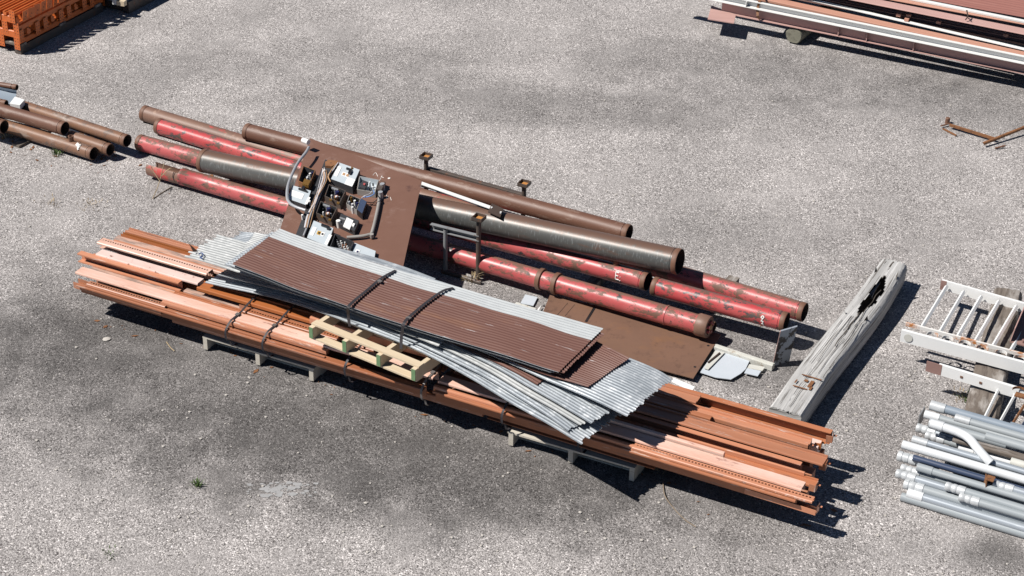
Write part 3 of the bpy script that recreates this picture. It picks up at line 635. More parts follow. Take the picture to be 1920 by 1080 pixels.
# white pieces by the right end (pale sheet and bits)
mb = MB(); t = [W(1258, 715, .40), W(1263, 708, .40), W(1303, 725, .40), W(1297, 734, .40)]
mb.hexa(t, [p-Z3*.004 for p in t]); tag(mb.build('sheet_scrap', M['label']), 'small white flat strip on the rear beams right of the sheets', 'metal scrap')

# ------------------------------------------------------------------ straps
def strap(pts, w, m, label, group='straps round the orange bundle', name='steel_strap', seal=None, t=.0014):
    P = [np.asarray(p) for p in pts]; k = len(P); Q = [cr(np.array(P), q) for q in np.linspace(0, k-1, 6*(k-1)+1)]
    mb = MB(); mb.ribbon(Q, w, t, side=BD)
    root = mb.build(name, M[m]); tag(root, label, 'strap', group)
    return root
def bstrap(s, label, zt=.41, m='strap'):
    pts = [B(s, .16, .150), B(s, .088, .165), B(s-.005, .07, .22), B(s-.01, .025, .26), B(s-.012, .025, .345), B(s-.005, .085, .402), B(s, .13, zt+.004), B(s, .24, zt+.006), B(s, .40, zt+.035), B(s, .60, zt+.03)]
    o = strap(pts, .019, m, label)
    mb = MB(); c = B(s, .19, zt+.012); mb.box(c, (.032, .035, .006), (BD, BN, Z3)); mb.build('seal_clip', M['strapgrey'], None).parent = o
    c_ = o.children[0]; c_.location = c_.location-o.location
    return o
bstrap(1.58, 'black strap round the bundle, first from the left end'); bstrap(1.94, 'black strap round the bundle just left of the pine pallet')
bstrap(2.72, 'dark strap round the bundle below the pine pallet'); bstrap(3.42, 'strap with a shiny buckle right of the pine pallet', m='strapgrey')
bstrap(4.13, 'dark strap left of the drooping sheet corner over the right pallet'); bstrap(4.78, 'dark strap in shadow at the right of the lowest sheet corner')
def sstrap(px, label):
    pts = pxs(*px); o = strap(pts, .026, 'strap', label, 'straps round the corrugated sheets', t=.003); return o
so = sstrap([(656, 612, .655), (653, 592, .75), (653, 577, .858), (662, 566, .86), (690, 543, .86), (715, 522, .86), (742, 507, .855)], 'black strap over the brown sheets nearer the electrical panel')
so2 = sstrap([(752, 654, .655), (753, 630, .75), (757, 608, .862), (768, 594, .863), (800, 567, .863), (830, 546, .863), (850, 540, .858)], 'black strap over the brown sheets nearer the middle, crossing its twin end')
for o_, px in ((so, (712, 527)), (so2, (766, 596))):
    c = W(px[0], px[1], .864); mb = MB(); mb.box(c, (.03, .04, .006), (nrm(A(.6, .8, 0)), nrm(A(-.8, .6, 0)), Z3)); q = mb.build('seal_clip', M['strapgrey']); q.parent = o_; q.location = q.location-o_.location

# ------------------------------------------------------------------ pipes
def pipe(p0, p1, r, m, label, group, ends=(1, 1), name='steel_pipe', n=28, cap=False, groove=True):
    p0 = np.asarray(p0, float); p1 = np.asarray(p1, float); L = np.linalg.norm(p1-p0)
    root = empty(name, (p0*A(1, 1, 0)+p1*A(1, 1, 0))/2+Z3*(min(p0[2], p1[2])-r), label, 'pipe', group)
    g = .004 if groove else 0
    prof = [(0, r*.985), (.002, r), (.045, r), (.048, r-g), (.056, r-g), (.059, r)]
    k = max(2, int(L/.4))
    prof += [(.059+(L-.118)*i/k, r) for i in range(1, k)]
    prof += [(L-.059, r), (L-.056, r-g), (L-.048, r-g), (L-.045, r), (L-.002, r), (L, r*.985)]
    mb = MB(); mb.lathe(p0, p1, prof, n); mb.build('pipe_wall', M[m], root, smooth=50)
    wl_ = r-.007
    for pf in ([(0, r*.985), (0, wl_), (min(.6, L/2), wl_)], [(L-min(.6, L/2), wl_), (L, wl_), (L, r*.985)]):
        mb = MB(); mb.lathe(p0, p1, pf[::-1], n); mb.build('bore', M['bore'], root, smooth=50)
    d = nrm(p1-p0)
    for t0, t1 in ((.001, .044), (L-.044, L-.001)):
        mb = MB(); mb.lathe(p0, p1, [(t0, r), (t0+.003, r+.0016), (t1-.003, r+.0016), (t1, r)], n); mb.build('end_band', M['rim'], root, smooth=50)
    return root
PG = 'old pipes in the large pipe heap'
PO = W(283, 313, .2)*A(1, 1, 0)
R6 = .084
# back to front
pipe(W(270, 212, .084), W(270, 212, .084)+nrm(W(900, 402, .084)-W(270, 212, .084))*5.0, R6, 'redrust', 'rust-brown pipe with a last red patch, rearmost at the left end of the heap', PG)
p0 = W(297, 236, .084); pipe(p0, p0+nrm(W(1000, 455, .10)-p0)*4.4, R6, 'red', 'bright red flaking pipe second from the back at the left end', PG)
p5a, p5b = W(462, 246, .235), W(1180, 438, .245)
pipe(p5a, p5b, R6, 'rustpipe', 'plain dark brown rusty pipe lying along the back of the heap', PG)
p0 = W(262, 267, .084); p1 = W(1215, 528, .28)
p3 = (p0, p1)
r3 = pipe(p0, p1, R6, 'redtop', 'long faded red pipe with a short upright nozzle near its right end', PG)
p4 = (W(380, 301, .275), W(1275, 491, .52))
pipe(*p4, .114, 'greypipe', 'thick bare grey steel pipe slanting over the top of the heap', PG, n=36)
p2r = (W(1225, 536, .265), W(1475, 604, .265)); r2 = pipe(*p2r, R6, 'red', 'blotchy red and black pipe with white numerals at its right end', PG)
p1r = (W(1100, 463, .265), W(1509, 586, .265)); pipe(*p1r, R6, 'redtop', 'clean faded red pipe ending furthest right in the heap', PG)
# the front red pipe: half cut away at the left, couplings and a bolted cap on the right
q0 = W(283, 314, .105); q1 = W(1310, 608, .185); d6 = nrm(q1-q0); L6 = np.linalg.norm(q1-q0)
root = empty('steel_pipe', q0*A(1, 1, 0), 'front red pipe with a broken open left end, two couplings and a bolted cap', 'pipe', PG)
cut = np.linalg.norm(W(342, 331, .11)-q0)
mb = MB(); mb.lathe(q0+d6*cut, q1, [(0, R6-.006), (0, R6+.004), (.03, R6+.004), (.034, R6)]+[((L6-cut)*i/12, R6) for i in range(1, 13)], 28); mb.build('pipe_wall', M['redtop'], root, smooth=50)
mb = MB(); aa = (radians(135), radians(378))
mb.lathe(q0, q0+d6*cut, [(0, R6), (cut, R6)], 18, a0=aa[0], a1=aa[1]); mb.lathe(q0, q0+d6*cut, [(cut, R6-.007), (0, R6-.007), (0, R6)], 18, a0=aa[0], a1=aa[1])
mb.build('broken_half_shell', M['redrust'], root, smooth=50)
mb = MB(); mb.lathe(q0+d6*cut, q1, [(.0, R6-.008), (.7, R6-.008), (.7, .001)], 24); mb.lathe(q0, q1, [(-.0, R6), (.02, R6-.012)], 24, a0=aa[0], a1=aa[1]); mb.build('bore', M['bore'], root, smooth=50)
for px in ((1013, 524), (1041, 534)):
    t = (W(px[0], px[1], .17)-q0)@d6; mb = MB()
    mb.lathe(q0+d6*(t-.022), q0+d6*(t+.05), [(0, R6), (0, R6+.012), (.004, R6+.016), (.040, R6+.016), (.044, R6+.012), (.044, R6)], 28); mb.build('coupling', M['rim'], root, smooth=40)
for tt, rr in ((L6-.31, .006), (L6-.02, .0)):
    mb = MB(); mb.lathe(q0+d6*tt, q0+d6*(tt+.1), [(0, R6), (.002, R6+.005), (.018, R6+.005), (.02, R6)], 28); mb.build('weld_ring', M['redtop'], root, smooth=50)
mb = MB(); mb.lathe(q0+d6*(L6-.005), q1+d6, [(0, R6), (0, R6+.012), (.004, R6+.014), (.10, R6+.014), (.105, R6+.010), (.105, .066), (.085, .062), (.085, .001)], 28)
capo = mb.build('end_cap', M['redrust'], root, smooth=40)
e1 = nrm(np.cross(Z3, d6)); e2 = np.cross(d6, e1)
for an_ in (0.3, 1.45, 2.6, 3.7, 4.9):
    c = q0+d6*(L6+.075)+(e1*cos(an_)+e2*sin(an_))*.044; mb = MB(); mb.lathe(c, c+d6, [(0, .016), (.045, .016), (.045, .001)], 6); mb.build('bolt', M['redtop'], capo)
mb = MB(); mb.lathe(q0+d6*(L6+.10), q1+d6, [(0, .03), (.012, .03), (.012, .001)], 12); mb.build('hub', M['brass'], capo, smooth=40)
# nozzle on the long red pipe
t3 = (W(1165, 505, .25)-p3[0])@nrm(p3[1]-p3[0]); c = p3[0]+nrm(p3[1]-p3[0])*t3+Z3*(R6-.01)
mb = MB(); mb.lathe(c, c+Z3, [(0, .026), (.055, .026), (.06, .03), (.075, .03), (.075, .02), (.02, .02)], 16); mb.build('nozzle', M['rim'], r3, smooth=40)
# small red pipe stub behind the cap
a = W(1300, 601, .10); b_ = W(1339, 614, .10); pipe(a, b_, .048, 'redtop', 'short small-bore red pipe stub beside the bolted cap', PG, n=20)
# dark short piece under the left pipes
a = W(462, 362, .08); b_ = W(535, 395, .08)
pipe(W(470, 372, .06), W(700, 440, .06), .055, 'greypipe', 'thin grey pipe on the ground under the front red pipe', PG, n=20)
# timber bearers that carry the heap
for i, (px, py, ln, lb) in enumerate(((440, 365, .75, 'low timber bearer under the left third of the pipe heap'), (1105, 547, .55, 'low timber bearer under the right third of the pipe heap'), (1340, 588, .42, 'low timber bearer under the right ends of the red pipes'))):
    c = W(px, py); d = nrm(A(.46, .89, 0)); mb = MB(); hh = (.018, .075, .17)[i]
    mb.box(c+d*ln*.5+Z3*hh/2, (ln, .10, hh), (d, A(-d[1], d[0], 0), Z3)); tag(mb.build('timber_bearer', M['tie']), lb, 'timber', 'bearers under the pipe heap')

# white marks on pipes (painted figures)
def on_cyl(px, py, a, b, r):
    d = FW+RT*(px-960)/FPX+UP*(540-py)/FPX; ax = nrm(b-a); o = CP-a
    dp = d-ax*(d@ax); op = o-ax*(o@ax); A_ = dp@dp; B_ = 2*dp@op; C_ = op@op-r*r; D_ = B_*B_-4*A_*C_
    if D_ < 0: D_ = 0
    return CP+d*((-B_-sqrt(D_))/(2*A_))
def marks(lines, a, b, r, m, parent, w=.008):
    mb = MB()
    for ln in lines:
        P = []
        for i in range(len(ln)-1):
            for q in np.linspace(0, 1, 4)[:-1]: P.append(on_cyl(*(np.array(ln[i])*(1-q)+np.array(ln[i+1])*q), a, b, r+.0015))
        P.append(on_cyl(*ln[-1], a, b, r+.0015)); mb.tube(P, w/2, 6)
    mb.build('paint_mark', M[m], parent, smooth=60)
marks([[(1155, 510), (1154, 523)], [(1155, 510), (1161, 512)], [(1154.5, 516), (1159, 518)], [(1154, 523), (1160, 525)], [(1163, 519), (1163, 520)], [(1162, 526), (1162, 527)]], *p3, R6, 'chalk', r3, .010)
marks([[(1430, 592), (1427, 595), (1430, 598), (1433, 595), (1430, 592)], [(1430, 599), (1427, 602), (1431, 603), (1430, 607)], [(1428, 606), (1432, 609)]], *p2r, R6, 'chalk', r2, .011)

# ------------------------------------------------------------------ left pipes
LG = 'rusty pipes at the left edge'
def lp(x0, y0, x1, y1, z, r, m, lb, z0=None): return pipe(W(x0, y0, z if z0 is None else z0), W(x1, y1, z), r, m, lb, LG, n=24)
lp(-60, 166, 239, 264, .19, .064, 'rustpipe2', 'tan rusty pipe at the back reaching furthest right at the left edge')
lp(-60, 180, 204, 260, .125, .062, 'bluepipe', 'rusty pipe with peeling blue-black paint at the left edge')
lp(-160, 160, 122, 241, .235, .068, 'rustpipe', 'reddish brown pipe on top of the left heap with an open dark end')
lp(132, 256, 207, 281, .115, .062, 'rustpipe2', 'short brown pipe between the nozzle pipe and the blue pipe')
nz = lp(-120, 195, 176, 288, .095, .066, 'rustpipe2', 'front rusty pipe with a small upright nozzle and a white paint blot')
lp(-160, 190, 8, 238, .215, .068, 'rustpipe', 'brown pipe end just inside the left edge of the photo')
pa, pb = W(-120, 195, .095), W(176, 288, .095); t = (W(129, 272, .13)-pa)@nrm(pb-pa); c = pa+nrm(pb-pa)*t+Z3*.055
mb = MB(); mb.lathe(c, c+Z3, [(0, .026), (.045, .026), (.05, .029), (.065, .029), (.065, .019), (.02, .019)], 16); mb.build('nozzle', M['rim'], nz, smooth=40)
marks([[(143, 271), (146, 274), (149, 277)], [(145, 269), (149, 273), (152, 272)], [(146, 277), (147, 281)]], pa, pb, .066, 'chalk', nz, .022)
lp(-80, 146, 32, 164, .30, .03, 'rustpipe', 'thin rusty pipe above the folded grey sheet at the left edge')
lp(-80, 172, 12, 194, .30, .034, 'rustpipe2', 'thin pipe end below the grey sheet at the left edge')
mb = MB(); G = []
for x, yt, yb in ((-60, 152, 178), (-20, 161, 184), (10, 168, 190), (31, 172, 199)):
    G.append([W(x, yt-3, .34), W(x, yt+2, .29), W(x-2, (yt+yb)/2, .26), W(x-8 if x > 20 else x, yb, .27)])
G = np.array(G); mb.grid(G, flip=True); mb.grid(G-Z3*.004); tag(mb.build('bent_sheet', M['bluegrey'], smooth=50), 'bent blue-grey metal sheet on the left heap', 'metal sheet')
mb = MB(); t = [W(18, 194, .30), W(28, 181, .30), W(46, 187, .30), (W(37, 197, .30))]; mb.hexa(t, [p-Z3*.055 for p in t]); tag(mb.build('metal_box', M['label']), 'small white metal box beside the bent sheet at the left edge', 'box')
mb = MB(); mb.box(W(70, 255)+Z3*.014, (.62, .1, .028), (nrm(A(.5, .85, 0)), nrm(A(-.85, .5, 0)), Z3)); tag(mb.build('timber_bearer', M['tie']), 'low timber bearer under the left rusty pipes', 'timber', 'bearers under the pipe heap')

# ------------------------------------------------------------------ pipe stand with trays
def tray_part(mb_root, x, y, z, rot, s=.10):
    c = W(x, y, z); d = A(cos(rot), sin(rot), 0); n = A(-d[1], d[0], 0); mb = MB(); hh = .035; t = .006
    mb.box(c-Z3*(hh-t/2), (s, s, t), (d, n, Z3))
    for sg in (-1, 1):
        mb.box(c+n*sg*(s/2-t/2)-Z3*(hh/2), (s, t, hh), (d, n, Z3)); mb.box(c+d*sg*(s/2-t/2)-Z3*(hh/2), (t, s-2*t-.001, hh), (d, n, Z3))
    o = mb.build('tray', M['darksteel'], mb_root)
    f = MB(); f.box(c-Z3*(hh-t-.002), (s-2*t-.002, s-2*t-.002, .003), (d, n, Z3)); f.build('tray_floor', M['rustbright'], o)
    return c
HT = .66
root = empty('pipe_stand', W(897, 528)*A(1, 1, 0), 'dark steel pipe stand with four square rusty trays on posts among the pipes', 'pipe stand')
RA = -radians(26)
posts = []
for (x, y, h_) in ((799, 290, .425), (983, 341, .425), (898, 405, HT)):
    c = tray_part(root, x, y, h_, RA); posts.append(c)
c4 = posts[2]+(posts[0]-posts[1]); 
for c in posts:
    mb = MB(); mb.lathe(A(c[0], c[1], .004), A(c[0], c[1], 1), [(0, .022), (c[2]-.04, .022)], 14); mb.build('post', M['darksteel'], root, smooth=50)
mb = MB(); a, b_ = posts[0], posts[1]; mb.prism(rbox(.05, .05), A(a[0], a[1], .278)+A(.0, .01, 0), A(b_[0], b_[1], .278)+A(0, .01, 0)); mb.build('rear_rail', M['darksteel'], root)
# front frame: short post, channel and foot bar
s1 = W(835, 512); c3 = posts[2]
ztop = .45
mb = MB(); mb.lathe(s1+Z3*.004, s1+Z3, [(0, .020), (ztop, .020)], 14); mb.build('post', M['greysteel'], root, smooth=50)
pA = W(806, 421, .47); pB = A(c3[0], c3[1], .47)-A(0, .03, 0); mb = MB(); mb.prism(cfront(.04, .055, .005), pA, pB); mb.build('channel_rail', M['greysteel'], root)
mb = MB(); mb.tube([s1+Z3*.02-A(.03, 0, 0), lerp(s1, A(c3[0], c3[1], 0), .5)+Z3*.02-A(0, .03, 0), A(c3[0], c3[1], .02)-A(0, .06, 0), A(c3[0]+.03, c3[1]-.07, .02)], .02, 10); mb.build('foot_bar', M['darksteel'], root, smooth=50)
# white angle lying on the pipes
a, b_ = W(785, 342, .54), W(921, 390, .57)
root = empty('steel_angle', (a+b_)/2*A(1, 1, 0)+Z3*.5, 'white painted steel angle with a dark brown end plate lying across the pipes', 'steel angle')
mb = MB(); mb.prism([(-.024, 0), (.024, 0), (.024, .005), (-.024, .005)], a, b_); mb.prism([(.018, -.04), (.023, -.04), (.023, -.001), (.018, -.001)], a, b_); mb.build('angle_bar', M['beamwhite'], root)
mb = MB(); t = [W(922, 381, .60), W(944, 391, .60), W(938, 407, .565), W(915, 397, .565)]; mb.hexa(t, [p-Z3*.008 for p in t]); ep = mb.build('end_plate', M['bore'], root)
for px in ((922, 389), (939, 398)):
    mb = MB(); c = W(px[0], px[1], .60-.028*.45); mb.lathe(c-Z3*.02, c+Z3, [(0, .009), (.024, .009), (.024, .001)], 10); mb.build('bolt', M['label'], ep)

# ------------------------------------------------------------------ electrical panel
PTL, PTR, PBL = W(581, 259, .62), W(791, 339, .66), W(528, 421, .52)
pu = nrm(PTR-PTL); pn = nrm(np.cross(pu, PTL-PBL)); 
if pn[2] < 0: pn = -pn
pv = nrm(PBL-PTL)
def PP(px, py, h=0.):
    d = FW+RT*(px-960)/FPX+UP*(540-py)/FPX
    return CP+d*(((PTL+pn*h-CP)@pn)/(d@pn))
panel = empty('electrical_panel', (PTL+PTR)/2*A(1, 1, 0)+Z3*.2, 'brown steel panel covered with grey switch boxes, contactors and loose wiring, leaning on the pipes', 'electrical panel')
mb = MB(); bl2 = PTL+(PBL-PTL)*1.28; br2 = PTR+(PBL-PTL)*1.28
t = [PTL, bl2, br2, PTR]; mb.hexa(t, [p-pn*.006 for p in t]); mb.build('back_plate', M['panel'], panel)
def qz(pts): return [(520+x/4.909, 280+y/4.909) for x, y in pts]   # from the enlarged view
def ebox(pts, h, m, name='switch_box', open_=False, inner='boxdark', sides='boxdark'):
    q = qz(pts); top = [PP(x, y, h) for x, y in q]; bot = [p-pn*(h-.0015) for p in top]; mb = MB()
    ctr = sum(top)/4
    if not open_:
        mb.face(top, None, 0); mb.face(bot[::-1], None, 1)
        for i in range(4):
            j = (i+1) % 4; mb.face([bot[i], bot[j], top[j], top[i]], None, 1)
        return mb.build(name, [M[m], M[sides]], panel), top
    inn = [p+(ctr-p)*.07 for p in top]; inb = [p-pn*(h-.004) for p in inn]
    for i in range(4):
        j = (i+1) % 4
        mb.face([bot[i], bot[j], top[j], top[i]], None, 0); mb.face([top[i], top[j], inn[j], inn[i]], None, 0); mb.face([inn[i], inn[j], inb[j], inb[i]], None, 1)
    mb.face(inb, None, 1)
    return mb.build(name, [M[m], M[inner]], panel), top
def sub(parent, pts, h, m, name, t=.003):
    q = qz(pts); top = [PP(x, y, h+t) for x, y in q]; mb = MB(); mb.hexa(top, [p-pn*t for p in top]); return mb.build(name, M[m], parent)
def sq(cx, cy, s, k=(.94, .34)):
    "small parallelogram aligned with the boxes"
    u = A(1, .345)*s/2; v = A(-.43, .9)*s/2; c = A(cx, cy)
    return [tuple(c-u-v), tuple(c-u+v), tuple(c+u+v), tuple(c+u-v)]
def rect(cx, cy, su, sv):
    u = A(1, .345)*su/2; v = A(-.43, .9)*sv/2; c = A(cx, cy)
    return [tuple(c-u-v), tuple(c-u+v), tuple(c+u+v), tuple(c+u-v)]
def cyl(parent, x, y, h0, h1, r, m, name):
    (px, py), = qz([(x, y)]); c = PP(px, py, h1)-pn*(h1-h0); mb = MB(); mb.lathe(c, c+pn, [(0, r), (h1-h0, r), (h1-h0, .0005)], 12); return mb.build(name, M[m], parent, smooth=40)
# wiring trough (dark) with a white edge
tr, _ = ebox([(445, 85), (430, 120), (175, 775), (240, 800), (500, 215), (540, 110)], .0, 'boxdark') if False else (None, None)
mb = MB(); q = qz([(440, 92), (170, 785), (262, 812), (545, 128)]); tp = [PP(x, y, .03) for x, y in q]
mb.hexa(tp, [p-pn*.0285 for p in tp]); trough = mb.build('wiring_trough', M['boxdark'], panel)
mb = MB(); mb.tube([PP(*qz([(540, 150)])[0], .045), PP(*qz([(455, 260)])[0], .05), PP(*qz([(355, 520)])[0], .05), PP(*qz([(240, 800)])[0], .045)], .010, 8); mb.build('trough_rim', M['conduit'], trough, smooth=50)
mb = MB(); qq = qz([(440, 115), (470, 95), (560, 105), (555, 130), (500, 155), (440, 150)]); tp = [PP(x, y, .055) for x, y in qq]; mb.hexa(tp, [p-pn*.03 for p in tp]); mb.build('wood_wedge', M['rusty'], panel)
# five closed / open boxes
b1_, _ = ebox([(572, 122), (493, 272), (688, 343), (758, 188)], .085, 'boxgrey')
sub(b1_, rect(555, 200, 32, 95), .0855, 'label', 'sticker'); sub(b1_, rect(668, 298, 70, 70), .0855, 'label', 'sticker')
for x, y, m in ((612, 226, 'label'), (645, 238, 'label')):
    s_ = sub(b1_, sq(x, y, 34), .0855, m, 'emblem'); sub(s_, sq(x, y, 20), .089, 'wirebrown', 'emblem_mark')
h_ = sub(b1_, rect(660, 178, 50, 14), .088, 'black', 'handle_bar', .012); sub(b1_, rect(668, 200, 22, 36), .088, 'black', 'handle', .02); sub(b1_, sq(686, 168, 14), .086, 'brass', 'latch', .01)
b2_, _ = ebox([(140, 330), (98, 455), (262, 512), (310, 382)], .075, 'boxgrey')
sub(b2_, rect(178, 415, 118, 52), .0755, 'label', 'sticker'); sub(b2_, rect(280, 470, 20, 70), .0755, 'label', 'sticker'); sub(b2_, rect(235, 370, 80, 12), .078, 'black', 'handle_bar', .012); sub(b2_, rect(238, 350, 24, 30), .078, 'black', 'handle', .02)
b3_, _ = ebox([(335, 655), (272, 815), (460, 890), (515, 725)], .085, 'boxgrey')
sub(b3_, rect(330, 752, 34, 80), .0855, 'label', 'sticker'); sub(b3_, rect(468, 830, 26, 100), .0855, 'label', 'sticker')
for x, y, m in ((384, 768, 'yellow'), (415, 778, 'label')):
    s_ = sub(b3_, sq(x, y, 34), .0855, m, 'emblem'); sub(s_, sq(x, y, 16), .089, 'black', 'emblem_mark')
sub(b3_, rect(440, 700, 70, 16), .088, 'black', 'handle_bar', .014); sub(b3_, rect(468, 716, 24, 20), .088, 'black', 'handle', .02)
b4_, _ = ebox([(712, 860), (668, 1010), (880, 1075), (905, 935)], .04, 'boxgrey')
sub(b4_, rect(738, 938, 34, 34), .0405, 'label', 'sticker'); sub(b4_, rect(738, 940, 16, 14), .0445, 'navy', 'sticker_mark'); sub(b4_, rect(795, 988, 34, 28), .0405, 'label', 'sticker')
b5_, _ = ebox([(530, 775), (480, 905), (650, 965), (705, 850)], .07, 'boxdark', open_=True)
for i in range(5):
    for j in range(3):
        cyl(b5_, 545+i*10+j*38, 830+i*18+j*12, .01, .04+.01*(i % 2), .006, 'conduit' if j == 0 else 'copper' if (i+j) % 3 == 0 else 'label', 'terminal')
b6_, _ = ebox([(240, 148), (192, 292), (290, 340), (350, 190)], .08, 'rusty', open_=True)
sub(b6_, rect(268, 300, 55, 50), .07, 'brass', 'terminal_block', .03)
for x, y, m in ((300, 220, 'label'), (285, 240, 'conduit'), (310, 245, 'black'), (275, 255, 'label'), (320, 210, 'navy')): cyl(b6_, x, y, .02, .085, .010, m, 'contact')
b7_, _ = ebox([(755, 245), (732, 370), (900, 395), (935, 280)], .06, 'conduitgrey', open_=True, inner='boxgrey')
sub(b7_, rect(795, 322, 50, 70), .05, 'boxdark', 'switch', .03); sub(b7_, sq(800, 318, 16), .085, 'redtop', 'red_button', .006)
for i in range(6): cyl(b7_, 850+(i % 2)*30, 300+i*14, .02, .07, .007, ('label', 'black', 'conduit')[i % 3], 'terminal')
for (cx, cy) in ((540, 405), (462, 560)):
    o_, _ = ebox([(cx-65, cy-85), (cx-105, cy+25), (cx+35, cy+85), (cx+90, cy-25)], .075, 'darksteel', name='contactor_box', open_=True)
    cyl(o_, cx+10, cy-18, .0, .10, .019, 'navy', 'coil'); cyl(o_, cx+2, cy+25, .0, .105, .018, 'copper', 'core_ring'); cyl(o_, cx+2, cy+25, .10, .112, .010, 'label', 'core')
    for i in range(7):
        an_ = i*.9; cyl(o_, cx+45*cos(an_), cy+38*sin(an_), .01, .07+.015*(i % 3), .007, ('black', 'conduit', 'brass', 'label')[i % 4], 'contact')
    sub(o_, rect(cx-50, cy+55, 22, 14), .076, 'brass', 'lug', .01); sub(o_, rect(cx+20, cy+85, 22, 16), .076, 'brass', 'lug', .01); sub(o_, rect(cx-10, cy-45, 60, 14), .078, 'greysteel', 'bracket', .01)
o_, _ = ebox([(665, 415), (635, 500), (730, 560), (765, 455)], .055, 'conduitgrey', name='relay', open_=True)
for x, y, m in ((680, 440, 'brass'), (712, 470, 'label'), (690, 500, 'wirewhite'), (660, 480, 'conduit'), (735, 490, 'navy'), (705, 440, 'black'), (690, 530, 'label')): cyl(o_, x, y, .0, .065, .011, m, 'contact')
ebox([(770, 448), (735, 555), (780, 590), (822, 480)], .07, 'navypipe', name='capacitor', sides='black')
o_, _ = ebox([(585, 590), (560, 680), (710, 752), (752, 655)], .05, 'boxdark', name='transformer')
sub(o_, [(640, 625), (605, 705), (665, 735), (700, 655)], .052, 'label', 'sticker', .01); sub(o_, rect(700, 692, 18, 26), .052, 'label', 'sticker', .012); sub(o_, rect(600, 635, 50, 12), .053, 'greysteel', 'bracket', .008)
cyl(panel, 560, 655, 0, .07, .020, 'label', 'insulator')
# conduit loops and wires
def wire(pts, h, r, m, name='wire', par=None):
    P = np.array([PP(*qz([p])[0], hh) for p, hh in zip(pts, h if hasattr(h, '__len__') else [h]*len(pts))]); k = len(P)
    mb = MB(); mb.tube([cr(P, t) for t in np.linspace(0, k-1, 6*(k-1)+1)], r, 8); return mb.build(name, M[m], par or panel, smooth=60)
wire([(290, -20), (262, 30), (180, 140), (105, 310), (90, 430), (110, 490), (170, 530), (262, 562)], .11, .014, 'conduit', 'conduit_bend')
mb = MB(); mb.lathe(PP(*qz([(235, -85)])[0], .11), PP(*qz([(300, -60)])[0], .11), [(0, .001), (0, .026), (.075, .026), (.075, .001)], 14); mb.build('conduit_coupling', M['label'], panel, smooth=40)
wire([(945, 395), (930, 520), (895, 680), (868, 778)], .03, .016, 'conduitgrey', 'conduit_bend'); wire([(868, 780), (780, 800), (640, 812)], .03, .016, 'conduitgrey', 'conduit_bend')
cyl(panel, 868, 780, .015, .05, .018, 'conduitgrey', 'elbow'); cyl(panel, 948, 390, .0, .07, .022, 'conduit', 'fitting'); cyl(panel, 965, 315, .0, .07, .022, 'conduit', 'fitting'); sub(panel, rect(955, 330, 40, 90), .03, 'darksteel', 'fitting_plate', .03)
wire([(885, 380), (890, 410), (840, 435), (790, 440)], [.09, .12, .11, .08], .005, 'wireblue'); wire([(870, 385), (850, 410), (800, 430), (775, 450)], [.09, .1, .11, .07], .004, 'wirewhite')
wire([(820, 485), (880, 490), (925, 455)], [.05, .01, .03], .004, 'black')
for i in range(9):
    x0 = 425+random.uniform(-15, 25); x1 = 290+random.uniform(-40, 20); 
    wire([(x0, 170+random.uniform(0, 50)), (x0-15+random.uniform(-20, 20), 290), (340+random.uniform(-25, 25), 470), (x1+20, 600), (x1-10, 720)], [.06, .075, .07, .07, .06], .0035, ('wirewhite', 'wirebrown', 'wirewhite', 'black', 'wirewhite', 'wirebrown')[i % 6])
for (x, y) in ((430, 190), (295, 475), (228, 602)): cyl(panel, x, y, .03, .08, .010, 'label', 'wire_nut')
wire([(540, 140), (500, 190), (470, 250), (490, 300)], [.09, .1, .08, .07], .006, 'wirebrown'); wire([(560, 120), (520, 180), (480, 230)], [.1, .1, .08], .004, 'wirewhite')
for ln in ([(880, 240), (905, 215), (925, 250)], [(940, 290), (965, 240)], [(955, 250), (980, 262)], [(1005, 420), (1010, 455)], [(1000, 440), (1025, 430)], [(1040, 440), (1050, 470)]): wire(ln, .001, .0022, 'chalk', 'chalk_mark')
cyl(panel, 1028, 265, 0, .004, .012, 'label', 'chip')

# ------------------------------------------------------------------ brown ground plate, scraps
z = .055
c0 = [W(1031, 553, z), W(1352, 627, z), W(1300, 709, z), W(1000, 630, z)]
root = empty('steel_plate', sum(c0)/4*A(1, 1, 0), 'large flat brown steel plate with cut slots lying by the pipe heap', 'steel plate')
mb = MB(); mb.hexa([c0[0], c0[3], c0[2], c0[1]], [p-Z3*.008 for p in (c0[0], c0[3], c0[2], c0[1])]); mb.build('plate', M['plate'], root)
for q, m in (([(1118, 576), (1113, 575), (1096, 603), (1101, 604)], 'black'), ([(1065, 568), (1064.4, 567.6), (1044, 591), (1044.8, 591.4)], 'bore'), ([(1078, 571), (1077.4, 570.6), (1059, 592), (1059.8, 592.4)], 'bore'), ([(1121, 564), (1120.4, 563.6), (1110, 580), (1110.8, 580.4)], 'bore')):
    mb = MB(); tp = [W(x, y, z+.0012) for x, y in q]; mb.hexa(tp, [p-Z3*.001 for p in tp]); mb.build('slot', M[m], root)
for x, y in ((1328, 648), (1303, 688), (1020, 574)):
    mb = MB(); c = W(x, y, z+.0002); mb.lathe(c, c+Z3, [(0, .012), (.001, .012), (.001, .0005)], 12); mb.build('bolt_hole', M['black'], root)
for i, (x, y) in enumerate(((1110, 600), (1290, 655))):
    mb = MB(); d = nrm(A(.5, .86, 0)); mb.box(W(x, y)+Z3*.022, (.55, .09, .044), (d, A(-d[1], d[0], 0), Z3)); tag(mb.build('timber_bearer', M['tie']), ('low timber bearer under the left of the brown ground plate', 'low timber bearer under the right of the brown ground plate')[i], 'timber', 'bearers under the pipe heap')
def scrap(pts, z, t, m, label, name='sheet_scrap', z2=None):
    tp = [W(x, y, z) for x, y in pts]; mb = MB(); mb.hexa(tp, [p-Z3*t for p in tp]); return tag(mb.build(name, M[m]), label, 'metal scrap')
